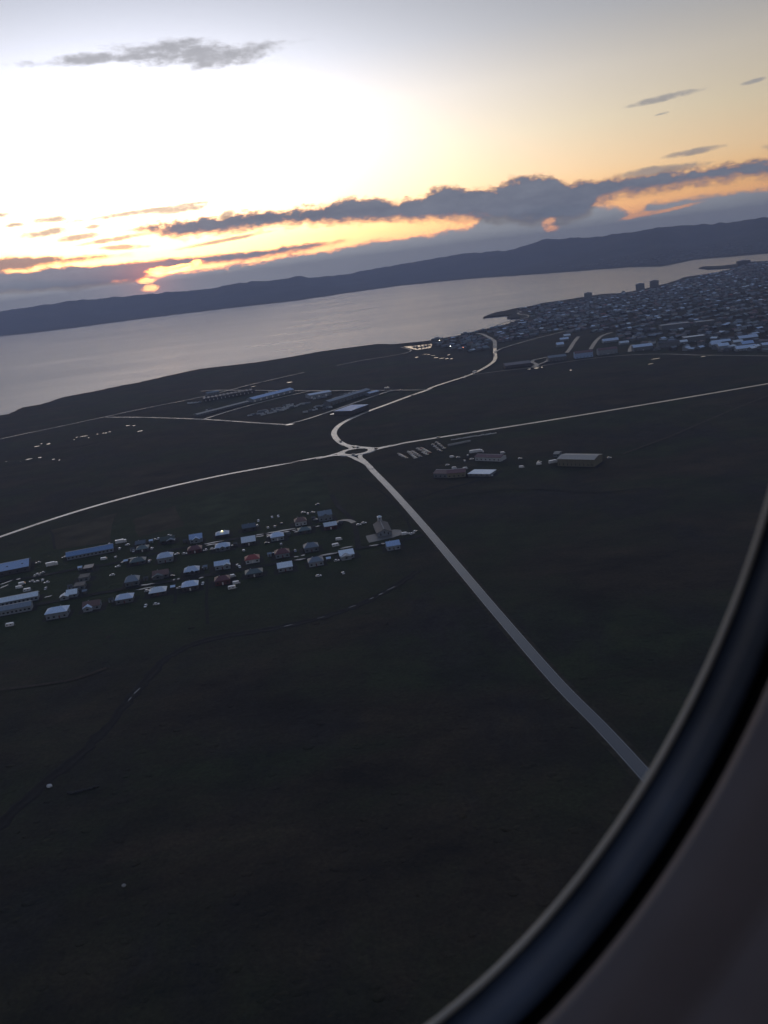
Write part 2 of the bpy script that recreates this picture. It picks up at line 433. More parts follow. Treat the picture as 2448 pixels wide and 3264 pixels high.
M['mid_blue'] = roofing('mid_blue_sheet', (.36, .52, .80))
M['slate'] = roofing('slate_sheet', (.17, .22, .28))
M['teal'] = roofing('dark_teal_sheet', (.085, .13, .14))
M['green'] = roofing('dark_green_sheet', (.040, .065, .052))
M['navy'] = roofing('dark_navy_sheet', (.07, .10, .14))
M['red'] = roofing('red_sheet', (.26, .045, .038))
M['maroon'] = roofing('maroon_sheet', (.11, .035, .040))
M['brown'] = roofing('brown_sheet', (.15, .085, .070))
M['dark_roof'] = roofing('charcoal_felt', (.045, .048, .055), .6)
M['mauve'] = roofing('mauve_grey_sheet', (.12, .105, .115))
M['beige'] = roofing('beige_sheet', (.36, .34, .30), .4)
M['wall_pale'] = plain('pale_render', (.24, .275, .31), .8, .14)
M['wall_white'] = plain('white_render', (.50, .53, .55), .8, .12)
M['wall_grey'] = plain('grey_render', (.145, .165, .185), .85, .16)
M['wall_dark'] = plain('dark_cladding', (.060, .060, .068), .8, .2)
M['wall_olive'] = plain('olive_cladding', (.17, .165, .115), .8, .16)
M['wall_red'] = plain('red_cladding', (.10, .035, .038), .8, .2)
M['concrete'] = plain('concrete', (.30, .30, .29), .85, .2)
M['trim'] = plain('white_trim', (.70, .70, .69), .5, .08)
M['tyre'] = plain('rubber', (.012, .012, .012), .8, .2)
M['timber'] = plain('timber', (.10, .085, .07), .85, .3)
def glass_mat():
    m_, N, L, b = mat_new('window_glass')
    b.inputs['Base Color'].default_value = (.025, .030, .036, 1); b.inputs['Roughness'].default_value = 0.06
    b.inputs['Specular IOR Level'].default_value = 0.8
    return m_
M['glass'] = glass_mat()
def car_paint(name, c):
    m_, N, L, b = mat_new(name)
    b.inputs['Base Color'].default_value = (*c, 1); b.inputs['Roughness'].default_value = 0.25
    b.inputs['Coat Weight'].default_value = 1.0; b.inputs['Coat Roughness'].default_value = 0.05
    return m_
M['car_white'] = car_paint('white_car_paint', (.78, .79, .80))
M['car_silver'] = car_paint('silver_car_paint', (.42, .44, .46))
M['car_dark'] = car_paint('dark_car_paint', (.035, .037, .042))
M['car_red'] = car_paint('red_car_paint', (.28, .03, .03))
M['car_blue'] = car_paint('blue_car_paint', (.06, .10, .20))

# ================================================================ the setting
def struct(name, me, label=None):
    o = link(name, me); o['kind'] = 'structure'
    if label: o['label'] = label
    return o
# ---- sea
sea = struct('sea', mesh('sea', [(-15500, -5000, 0), (15500, -5000, 0), (15500, 15800, 0), (-15500, 15800, 0)], [(0, 1, 2, 3)], M['sea']),
             'calm grey bay reflecting the sunset sky')
# ---- near land: coast traced in the photograph, carried on beyond the frame
coast = [D_(*p) for p in [(-260,955),(-120,922),(0,897),(20,894),(36,886),(48,880),(60,878),(90,873),(140,857),(200,846),(265,832),(300,826),(360,812),(430,797),(490,790),(550,783),(620,772),(700,758),(760,750),(815,743)]]
coast += [B1(*p) for p in [(0,268),(70,262),(140,256),(240,246),(340,235),(400,220),(470,210),(540,198),(620,184),(680,176),(720,170),(800,148),(880,125),(980,100),(1060,78),(1110,62),(1142,44),(1128,34),(1080,36),(1040,38),(1012,30),(1030,16)]]
coast += [T1(*p) for p in [(565,274),(520,276),(470,281),(428,286),(445,277),(480,265),(530,256),(560,248),(600,243),(640,236),(680,225),(770,213),(850,200),(900,192),(940,186),(1030,181),(1090,171),(1200,145),(1260,128),(1300,112),(1400,98),(1440,91),(1480,82),(1520,76),(1500,71),(1450,75),(1400,77),(1360,73),(1380,66),(1450,64),(1530,55),(1560,48),(1659,42),(1800,30),(2000,12)]]
cw = [G(*p) for p in coast]
cw = [Vector((-1500, cw[0].y - 330, LZ))] + cw + [Vector((6500, 6800, LZ)), Vector((12000, 8000, LZ))]
poly = [(p.x, p.y) for p in cw] + [(12000, -4000), (-5000, -4000), (-5000, 500)]
# roughen long coast edges
def rough_line(P, step, amp, upto):
    out = []
    for i in range(len(P)):
        a = P[i]; b = P[(i + 1) % len(P)]; out.append(a)
        if i >= upto: continue
        l = math.hypot(b[0] - a[0], b[1] - a[1]); n = int(l / step)
        for k in range(1, min(n, 14)):
            t = k / min(n, 14); j = min(amp, l * .05)
            out.append((a[0] + (b[0] - a[0]) * t + random.uniform(-j, j), a[1] + (b[1] - a[1]) * t + random.uniform(-j, j)))
    return out
poly = rough_line(poly, 14, 3.5, len(cw) - 3)
basin = [(p.x, p.y) for p in (G(*B1(*q)) for q in [(82,276),(140,272),(200,266),(250,260),(345,250),(350,262),(340,288),(280,298),(215,308),(170,298),(130,287)])]
def inside(p, P):
    c = False; n = len(P); x, y = p
    for i in range(n):
        x0, y0 = P[i]; x1, y1 = P[i - 1]
        if (y0 > y) != (y1 > y) and x < (x1 - x0) * (y - y0) / (y1 - y0) + x0: c = not c
    return c
vill = [(p.x, p.y) for p in (G(*q) for q in [(-420,2010),(-60,2140),(480,2120),(1000,1990),(1300,1840),(1330,1700),(1180,1560),(900,1500),(480,1600),(0,1730),(-400,1800)])]
def dist_poly(p, P):
    d = 1e9; x, y = p
    for i in range(len(P)):
        x0, y0 = P[i]; x1, y1 = P[i - 1]
        ex, ey = x1 - x0, y1 - y0; t = max(0, min(1, ((x - x0) * ex + (y - y0) * ey) / (ex * ex + ey * ey + 1e-9)))
        d = min(d, math.hypot(x - x0 - ex * t, y - y0 - ey * t))
    return -d if inside(p, P) else d
pv = [Vector(p) for p in poly] + [Vector(p) for p in basin]
n0, n1_ = len(poly), len(basin)
pe = [(i, (i + 1) % n0) for i in range(n0)] + [(n0 + i, n0 + (i + 1) % n1_) for i in range(n1_)]
for gx in range(-620, 560, 36):
    for gy in range(160, 1250, 36):
        q = (gx + random.uniform(-8, 8), gy + random.uniform(-8, 8))
        if inside(q, poly): pv.append(Vector(q))
V_, E_, F_, *_rest = delaunay_2d_cdt(pv, pe, [], 0, 0.01)
lv = [(v.x, v.y, 0.9 if min(math.hypot(v.x - b[0], v.y - b[1]) for b in basin) < .5 else LZ) for v in V_]; lf = []
for f in F_:
    c = sum((V_[i] for i in f), Vector((0, 0))) / 3
    if inside(c, poly) and not inside(c, basin): lf.append(tuple(f))
nv = len(lv)
# shore bank: every border edge drops to the sea bed
cnt = {}
for f in lf:
    for a, b in zip(f, f[1:] + f[:1]):
        cnt[(a, b)] = cnt.get((a, b), 0) + 1
border = [e for e in cnt if (e[1], e[0]) not in cnt]
low = {}
for a, b in border:
    for i in (a, b):
        if i not in low:
            low[i] = len(lv); lv.append((lv[i][0], lv[i][1], -1.0))
sf = [(b, a, low[a], low[b]) for a, b in border]
me = mesh('ground', lv, lf + sf, M['ground']); me.materials.append(M['rock'])
for p in me.polygons[len(lf):]: p.material_index = 1
at = me.attributes.new('field', 'FLOAT', 'POINT')
at.data.foreach_set('value', [max(0.0, min(1.0, 0.5 - dist_poly((v[0], v[1]), vill) / 110)) if abs(v[0]) < 700 and v[1] < 1300 else 0.0 for v in lv])
ground = struct('ground', me, 'dark heath and moss plain running down to the coast')

# ---- far side of the bay: shore, plain and ridge
sh = [(-420,786),(-200,752),(0,727),(60,721),(180,706),(300,690),(480,668),(640,650),(760,632),(860,618),(1000,604),(1100,597),(1200,590),(1370,577),(1430,576),(1500,562),(1580,555),(1659,548),(1850,528),(2100,500)]
ri = [(-420,730),(-200,700),(0,674),(150,650),(300,637),(440,625),(540,608),(620,602),(640,597),(650,596),(665,601),(760,590),(880,568),(1000,548),(1110,540),(1145,526),(1180,517),(1300,510),(1420,492),(1500,487),(1600,478),(1620,474),(1659,470),(1850,450),(2100,420)]
ra = [azel(*D_(*p)) for p in ri]; sa = [(lambda g: (math.degrees(math.atan2(g.x, g.y)), math.hypot(g.x, g.y)))(G(*D_(*p), z=0)) for p in sh]
NA, NR = 420, 70
az = np.linspace(sa[0][0], sa[-1][0], NA)
r0 = np.interp(az, [s[0] for s in sa], [s[1] for s in sa])
el = np.interp(az, [s[0] for s in ra], [s[1] for s in ra])
def fbm1(x, octs, seed):
    o = np.zeros_like(x); g = np.random.default_rng(seed); a = 1.0; f = 1.0
    for _ in range(octs):
        t = g.uniform(-1, 1, 4096); xi = x * f; i = np.floor(xi).astype(int); u = xi - i; u = u * u * (3 - 2 * u)
        o += a * (t[i % 4096] * (1 - u) + t[(i + 1) % 4096] * u); a *= .5; f *= 2.03
    return o
r0 = r0 * (1 + .004 * fbm1(az * 1.2 + 90, 5, 5))
rr = r0 + 3200 + 500 * fbm1(az * .25 + 50, 3, 8)
zr = CAM_Z + rr * np.tan(np.radians(el)) + 8.0 * fbm1(az * 2.2 + 70, 6, 9)
hv_, hf_ = [], []
g2 = np.random.default_rng(3)
tab = g2.uniform(-1, 1, (256, 256))
def fbm2(x, y, octs):
    o = 0.0; a = 1.0
    for _ in range(octs):
        xi, yi = math.floor(x), math.floor(y); u, v = x - xi, y - yi; u = u*u*(3-2*u); v = v*v*(3-2*v)
        q = lambda i, j: tab[(xi + i) % 256, (yi + j) % 256]
        o += a * ((q(0,0)*(1-u)+q(1,0)*u)*(1-v) + (q(0,1)*(1-u)+q(1,1)*u)*v); a *= .5; x *= 2.03; y *= 2.03
    return o
for i in range(NA):
    a = math.radians(az[i])
    for j in range(NR):
        t = j / (NR - 1)
        if j < 46:
            s = j / 45.0; r = r0[i] + (rr[i] - r0[i]) * s
            base = 3 + 16 * min(1, s * 4) + (zr[i] - 19) * (max(0, (s - .22) / .78) ** 1.5)
            env = max(0, min(1, (s - .1) * 2)) * max(0, min(1, (1 - s) * 5))
        else:
            s = (j - 45) / 24.0; r = rr[i] + s * 2400
            base = zr[i] * (1 - s) + 20 * s; env = s * .6
        x, y = r * math.sin(a), r * math.cos(a)
        z = base + env * 34 * fbm2(x / 700 + 40, y / 700 + 40, 5) if j > 0 else -1.0
        if j >= 46: z = min(z, zr[i])
        hv_.append((x, y, z))
for i in range(NA - 1):
    for j in range(NR - 1):
        k = i * NR + j; hf_.append((k, k + 1, k + NR + 1, k + NR))
hills = struct('hills', mesh('hills', hv_, hf_, M['hill'], True), 'low dark ridge along the far side of the bay')

# ---- roads
def smooth(P, n=8):
    P = [Vector((p[0], p[1])) for p in P]; Q = [P[0] * 2 - P[1]] + P + [P[-1] * 2 - P[-2]]; o = []
    for i in range(1, len(Q) - 2):
        a, b, c, d = Q[i-1:i+3]
        for k in range(n):
            t = k / n
            o.append(.5 * ((2*b) + (c-a)*t + (2*a-5*b+4*c-d)*t*t + (3*b-a-3*c+d)*t**3))
    o.append(P[-1]); return o
def offset(C, d):
    out = []
    for i in range(len(C)):
        t = (C[min(i+1, len(C)-1)] - C[max(i-1, 0)]).normalized()
        out.append(C[i] + Vector((t.y, -t.x)) * d)
    return out
zlift = [0.10]
def ribbon(C, w, z, mat, name, wf=None):
    v = []; f = []
    for k, s in enumerate((-1, 1)):
        pass
    n = len(C)
    L_ = []; R_ = []; 
    for i in range(n):
        t = (C[min(i+1, n-1)] - C[max(i-1, 0)]).normalized(); nn = Vector((t.y, -t.x)); ww = wf(i / (n - 1)) if wf else w
        L_.append(C[i] - nn * ww / 2); R_.append(C[i] + nn * ww / 2)
    for i in range(n): v += [(L_[i].x, L_[i].y, z), (R_[i].x, R_[i].y, z)]
    f = [(2*i, 2*i+1, 2*i+3, 2*i+2) for i in range(n - 1)]
    return mesh(name, v, f, mat)
roads_c = []
def road(name, P, w, label, mat='asphalt', marks=False, verge=2.2, n=8):
    C = smooth([G(*p) for p in P], n)
    zlift[0] += 0.006; z = LZ + zlift[0] + 0.12
    o = struct(name, ribbon(C, w, z, M[mat], name), label)
    roads_c.append((C, w))
    if verge:                       # sloping shoulders of the embankment
        v = []; f = []
        for s in (-1, 1):
            a = offset(C, s * w / 2); b = offset(C, s * (w / 2 + verge)); k = len(v)
            for i in range(len(C)): v += [(a[i].x, a[i].y, z - .004), (b[i].x, b[i].y, LZ + .012)]
            for i in range(len(C) - 1):
                q = (k+2*i, k+2*i+1, k+2*i+3, k+2*i+2); f.append(q if s > 0 else q[::-1])
        link('verge', mesh('verge', v, f, M['verge']), o)
    if marks:
        mb = MB()
        for s in (-1, 1):
            E = offset(C, s * (w / 2 - .35))
            A = offset(E, -.07); Bq = offset(E, .07)
            for i in range(len(E) - 1):
                mb.poly([(p.x, p.y, z + .006) for p in (A[i], Bq[i], Bq[i+1], A[i+1])])
        mk = link('road_marking', mb.me('road_marking', M['paint']), o); mk['kind'] = 'stuff'
    return o
main_n = [RB(*p) for p in [(690,335),(600,290),(500,215),(440,130),(430,70),(455,0)]] + [IN(*p) for p in [(1000,322),(1050,292),(1130,255),(1210,223),(1290,194),(1390,157),(1480,124),(1580,90)]] + [B1(*p) for p in [(350,650),(500,600),(640,556),(730,520),(830,468),(890,425),(910,388),(905,345),(905,300)]]
road('main_road', main_n, 7.6, 'pale curving main road from the roundabout to the town', marks=True)
road('main_road', [RB(*p) for p in [(1165,765),(1248,863)]] + [D_(*p) for p in [(850,1063),(920,1142),(1000,1237),(1080,1332),(1200,1470),(1300,1572),(1392,1672),(1500,1790),(1700,2010)]], 6.6, 'straight road running from the roundabout towards the aircraft window', marks=True)
road('country_road', [RB(*p) for p in [(1480,376),(1659,340)]] + [D_(*p) for p in [(880,956),(950,945),(1080,925),(1200,906),(1400,873),(1659,829),(1900,787),(2300,718)]], 7.0, 'long straight road leaving the roundabout to the right edge', marks=True)
road('country_road', [RB(*p) for p in [(230,585),(100,612)]] + [D_(*p) for p in [(690,988),(600,1005),(500,1023),(400,1044),(300,1068),(200,1095),(100,1126),(0,1160),(-150,1210),(-400,1300)]], 6.6, 'long road leaving the roundabout to the left edge', marks=True)
road('coast_road', [(-300,1470),(0,1400),(170,1364),(339,1328),(480,1298),(649,1264),(800,1226),(900,1203),(971,1187)], 4.5, 'thin lane along the coast left of the storage yards', 'lane')
road('coast_road', [(1075,1165),(1100,1160),(1160,1148),(1224,1138),(1290,1126),(1310,1117),(1298,1112),(1277,1107)], 4.0, 'short lane leading to the small harbour', 'lane')
road('yard_road', [(339,1330),(470,1331),(651,1337),(800,1347),(911,1354)], 5.5, 'lane along the front of the storage yards', 'lane', n=3)
road('yard_road', [(911,1354),(985,1334),(1060,1309),(1150,1277),(1234,1249),(1262,1244)], 5.5, 'lane running up between the yards and the blue flat-roofed warehouse', 'lane', n=3)
road('yard_road', [(651,1336),(720,1314),(812,1288),(900,1266),(990,1246)], 5.0, 'lane through the middle of the storage yards', 'lane', n=3)
road('yard_road', [(640,1247),(700,1244),(850,1245),(1000,1246),(1150,1245),(1262,1244),(1350,1243),(1378,1240)], 5.0, 'lane along the back of the storage yards', 'lane', n=3)
road('town_edge_road', [D_(*p) for p in [(1003,812),(1080,802),(1150,794),(1230,781),(1310,771),(1380,766),(1440,765),(1500,767),(1580,768),(1659,769),(1900,772)]], 4.5, 'thin road along the near edge of the town', 'lane')
road('town_road', [B1(*p) for p in [(905,305),(905,250),(890,232),(850,208),(800,182),(740,172)]], 9, 'pale street climbing from the main road into the harbour district', 'lane')
road('town_road', [B1(*p) for p in [(905,345),(930,325),(980,302),(1100,265),(1250,222),(1400,185),(1600,135),(1659,120)]], 5, 'lane along the green field beside the town', 'lane')
road('town_road', [B1(*p) for p in [(1265,470),(1275,450),(1235,425),(1250,408),(1310,395),(1390,380)]], 7, 'looping pale drive below the apartment blocks', 'lane')
road('town_road', [T1(*p) for p in [(790,440),(805,420),(820,395),(840,370)]], 8, 'first pale side street behind the town edge', 'lane')
road('town_road', [T1(*p) for p in [(893,425),(905,405),(920,385),(945,365),(985,352)]], 8, 'second pale side street behind the town edge', 'lane')
road('town_road', [T1(*p) for p in [(1062,436),(1066,420),(1075,405)]], 8, 'third short pale side street behind the town edge', 'lane')
road('town_road', [T1(*p) for p in [(640,500),(700,478),(712,462)]], 6, 'short pale street by the long low blocks', 'lane')
road('shore_road', [T1(*p) for p in [(475,325),(520,310),(560,300),(600,292),(625,284),(618,277),(590,274),(578,268),(592,263),(575,259)]], 6, 'pale road curving round the head of the little bay', 'lane')
# roundabout
rc = G(*RB(905, 464)); RI, RO = 13.5, 22.0
zr_ = LZ + .62
v, f = [], []
for i in range(64):
    a = 2 * math.pi * i / 64
    v += [(rc.x + RI * math.cos(a), rc.y + RI * math.sin(a), zr_), (rc.x + RO * math.cos(a), rc.y + RO * math.sin(a), zr_), (rc.x + (RO+2) * math.cos(a), rc.y + (RO+2) * math.sin(a), LZ + .02)]
for i in range(64):
    j = (i + 1) % 64; f += [(3*i, 3*i+1, 3*j+1, 3*j), (3*i+1, 3*i+2, 3*j+2, 3*j+1)]
rb = struct('roundabout', mesh('roundabout', v, f, M['asphalt']), 'small pale roundabout where four roads meet')
mb = MB(); b0 = len(mb.v)
for k, (r_, z_) in enumerate(((RI + .25, zr_ + .0), (RI + .25, zr_ + .15), (RI - .2, zr_ + .15), (8, zr_ + .5))):
    for i in range(48):
        a = 2 * math.pi * i / 48; mb.v.append((rc.x + r_ * math.cos(a), rc.y + r_ * math.sin(a), z_))
for k in range(3):
    for i in range(48):
        j = (i + 1) % 48; mb.f.append((k*48+i, k*48+j, (k+1)*48+j, (k+1)*48+i))
mb.f.append(tuple(3*48 + i for i in range(48)))
mb.obj('island', M['ground'], rb)
# forked arms: each approach splits round a grass wedge before it meets the ring
for P_ in ([(640,540),(730,555),(830,592),(930,640),(1050,695),(1140,755),(1215,830)], [(1030,505),(985,548),(985,590),(1050,650),(1130,725),(1220,832)],
           [(960,368),(1150,386),(1330,393),(1480,368),(1659,334)], [(1010,512),(1110,486),(1230,450),(1340,420),(1480,384),(1659,346)],
           [(800,412),(700,445),(560,487),(420,528),(280,566),(100,608)], [(720,545),(600,545),(500,548),(390,556),(280,575),(100,614)],
           [(790,405),(770,380),(700,345),(600,292)], [(960,372),(880,352),(800,345),(700,325),(600,285)]):
    C_ = smooth([G(*RB(*p)) for p in P_], 5); zlift[0] += .006
    link('arm', ribbon(C_, 5.2, LZ + .26 + zlift[0], M['asphalt'], 'arm'), rb)
# ditch and track in front of the village
dt = [G(*p) for p in [(1330,1820),(1290,1850),(1230,1885),(1150,1925),(1060,1958),(960,1985),(860,2005),(760,2020),(660,2040),(590,2065),(530,2100),(470,2160),(400,2245),(330,2330),(250,2410),(140,2500),(20,2610),(-120,2740)]]
C = smooth(dt, 6)
C = [c + Vector((random.uniform(-.8, .8), random.uniform(-.8, .8))) for c in C]
v, f = [], []
prof = [(-3.6, .03), (-2.4, .22), (-1.4, .18), (-.7, .06), (.7, .06), (1.6, .16), (2.4, .20), (3.4, .03)]
for i, c in enumerate(C):
    t = (C[min(i+1, len(C)-1)] - C[max(i-1, 0)]).normalized(); nn = Vector((t.y, -t.x)); k = random.uniform(.75, 1.25)
    for d, z in prof: v.append((c.x + nn.x * d * k, c.y + nn.y * d * k, LZ + z * k))
m_ = len(prof)
for i in range(len(C) - 1):
    for j in range(m_ - 1): f.append((i*m_+j, i*m_+j+1, (i+1)*m_+j+1, (i+1)*m_+j))
ditch = struct('ditch', mesh('ditch', v, f, M['ditch']), 'dark ditch winding across the heath in front of the village')
road('heath_track', [(1985,1448),(2060,1420),(2150,1386),(2260,1338),(2360,1296),(2448,1262),(2600,1200)], 3.5, 'faint brown track crossing the heath at the right', 'track', verge=0)
road('heath_track', [(1300,1592),(1370,1575),(1440,1555),(1520,1533),(1600,1500)], 3.5, 'faint dark track below the old farm sheds', 'ditch', verge=0)
road('heath_track', [(-40,2205),(120,2185),(240,2165),(340,2130)], 3.0, 'faint track on the heath below the left end of the village', 'track', verge=0)
road('heath_track', [(193,1446),(250,1430),(331,1411),(420,1392)], 4.0, 'faint pale track on the heath below the storage yards', 'track', verge=0)
road('heath_track', [(-60,1492),(0,1482),(60,1472),(120,1462)], 4.0, 'faint pale track at the left edge below the coast lane', 'track', verge=0)
for P_, lab in (([(660,1846),(660,1880),(658,1912),(662,1990)], 'thin dark boundary ditch below the middle of the village'), ([(555,1850),(560,1900),(556,1925)], 'thin dark boundary ditch beside the pale house with dark walls'),
                ([(1080,1500),(1150,1530),(1230,1580),(1290,1650),(1316,1706)], 'dark drainage ditch left of the straight road'), ([(420,1560),(520,1545),(700,1512),(900,1478),(1040,1462)], 'dark drainage ditch below the road to the left edge'),
                ([(-40,1760),(90,1722),(160,1694),(175,1752)], 'dark ditch round the brown hayfield at the left'), ([(1400,1590),(1560,1566),(1720,1560),(1900,1570),(2080,1556)], 'dark ditch crossing the heath below the olive hall')):
    road('field_ditch', P_, 2.2, lab, 'ditch', verge=0)
def field(P_, mat_, label):
    q = [G(*p) for p in P_]; n = len(q); vv = []
    for i in range(n):
        a, b = q[i], q[(i + 1) % n]
        for k in range(6): c = a.lerp(b, k / 6); vv.append((c.x + random.uniform(-1.5, 1.5), c.y + random.uniform(-1.5, 1.5), LZ + .03))
    me_ = mesh('field', vv, [tuple(range(len(vv)))], M[mat_])
    if me_.polygons[0].normal.z < 0: me_.flip_normals()
    struct('field', me_, label)
field([(165,1690),(370,1636),(352,1728),(180,1752)], 'hay', 'faint brown hayfield behind the long blue building')
field([(425,1655),(560,1612),(588,1676),(440,1712)], 'hay', 'faint brown hayfield behind the middle of the village')
field([(600,1602),(760,1556),(800,1632),(645,1682)], 'meadow', 'dark green meadow behind the village')
field([(905,1522),(1010,1492),(1062,1590),(965,1636)], 'meadow', 'dark green meadow left of the curving lane')
def streak(a, b, w, name='puddle', mat='puddle', label=None, z=.55, jitter=.5):
    p, q = G(*a), G(*b); t = Vector((q.x - p.x, q.y - p.y)); l = t.length; t.normalize(); nn = Vector((t.y, -t.x))
    n = max(4, int(l / 4)); up, dn = [], []
    for i in range(n + 1):
        u = i / n; env = (math.sin(math.pi * min(max(u, .0), 1)) ** .45) if 0 < i < n else 0.12
        c = Vector((p.x, p.y)) + t * l * u
        up.append(c + nn * w / 2 * env * random.uniform(1 - jitter, 1 + jitter * .4)); dn.append(c - nn * w / 2 * env * random.uniform(1 - jitter, 1 + jitter * .4))
    vv = up + dn[::-1]
    me_ = mesh(name, [(c.x, c.y, LZ + z) for c in vv], [tuple(range(len(vv)))], M[mat])
    if me_.polygons[0].normal.z < 0: me_.flip_normals()
    return struct(name, me_, label)
for a, b in [((1230,1884),(1262,1868)), ((1205,1898),(1222,1890)), ((1175,1912),(1192,1905)), ((1110,1938),(1135,1930)), ((1010,1972),(1035,1966)), ((900,1999),(935,1990)), ((425,2215),(448,2192)), ((408,2236),(420,2222))]:
    streak(a, b, .9, label='glint of standing water in the ditch', z=.19)

# ================================================================ houses
ORD = ['first', 'second', 'third', 'fourth', 'fifth', 'sixth', 'seventh', 'eighth', 'ninth', 'tenth', 'eleventh', 'twelfth', 'thirteenth', 'fourteenth', 'fifteenth', 'sixteenth', 'seventeenth', 'eighteenth', 'nineteenth', 'twentieth'] + ['twenty-' + x for x in ('first', 'second', 'third', 'fourth', 'fifth', 'sixth', 'seventh', 'eighth', 'ninth')]
def gable(mb, w, d, z0, rise, oh=.45, th=.16, axis='x', cx=0, cy=0):
    """closed gable roof, ridge along axis"""
    a, b = (w / 2 + oh, d / 2 + oh) if axis == 'x' else (d / 2 + oh, w / 2 + oh)
    q = [(-a,-b,z0-.12),(a,-b,z0-.12),(a,0,z0+rise),(-a,0,z0+rise),(a,b,z0-.12),(-a,b,z0-.12)]
    q2 = [(x, y, z + th) for x, y, z in q]
    if axis == 'y': q = [(-y, x, z) for x, y, z in q]; q2 = [(-y, x, z) for x, y, z in q2]
    vs_ = [(x + cx, y + cy, z) for x, y, z in q + q2]
    mb.solid(vs_, [(6,7,8,9),(9,8,10,11),(3,2,1,0),(5,4,2,3),(0,1,7,6),(4,5,11,10),(1,2,8,7),(2,4,10,8),(3,0,6,9),(5,3,9,11)])
def hip(mb, w, d, z0, rise, oh=.5, th=.16, ridge=.45):
    a, b = w / 2 + oh, d / 2 + oh; r = w * ridge / 2
    q = [(-a,-b,z0),(a,-b,z0),(a,b,z0),(-a,b,z0),(-a,-b,z0+th),(a,-b,z0+th),(a,b,z0+th),(-a,b,z0+th),(-r,0,z0+rise),(r,0,z0+rise)]
    mb.solid(q, [(3,2,1,0),(0,1,5,4),(1,2,6,5),(2,3,7,6),(3,0,4,7),(4,5,9,8),(5,6,9),(6,7,8,9),(7,4,8)])
def walls(mb, w, d, h, rise=0.0, cx=0, cy=0, axis='x'):
    a, b = w / 2, d / 2
    if rise and axis == 'x':
        q = [(-a,-b,-.3),(a,-b,-.3),(a,b,-.3),(-a,b,-.3),(-a,-b,h),(a,-b,h),(a,b,h),(-a,b,h),(-a,0,h+rise),(a,0,h+rise)]
        fs = [(0,1,5,4),(1,2,6,9,5),(2,3,7,6),(3,0,4,8,7),(3,2,1,0)]
    elif rise:
        q = [(-a,-b,-.3),(a,-b,-.3),(a,b,-.3),(-a,b,-.3),(-a,-b,h),(a,-b,h),(a,b,h),(-a,b,h),(0,-b,h+rise),(0,b,h+rise)]
        fs = [(0,1,5,8,4),(1,2,6,5),(2,3,7,9,6),(3,0,4,7),(3,2,1,0)]
    else:
        q = [(-a,-b,-.3),(a,-b,-.3),(a,b,-.3),(-a,b,-.3),(-a,-b,h),(a,-b,h),(a,b,h),(-a,b,h)]
        fs = [(0,1,5,4),(1,2,6,5),(2,3,7,6),(3,0,4,7),(4,5,6,7),(3,2,1,0)]
    mb.solid([(x + cx, y + cy, z) for x, y, z in q], fs)
unit_win = MB(); unit_win.box(-.5, .5, -.5, .5, -.5, .5)
def window_mesh():
    return unit_win.me('window', M['glass'])
WIN = window_mesh()
FRM = unit_win.me('window_frame', M['trim'])
DOOR = {k: unit_win.me('door', M[k]) for k in ('timber', 'wall_red', 'trim')}
CHM = unit_win.me('chimney', M['concrete'])
def inst(name, me_, parent, loc, scale):
    o = link(name, me_, parent); o.location = loc; o.scale = scale; return o
all_houses = []          # (root, pixel, label descriptor)
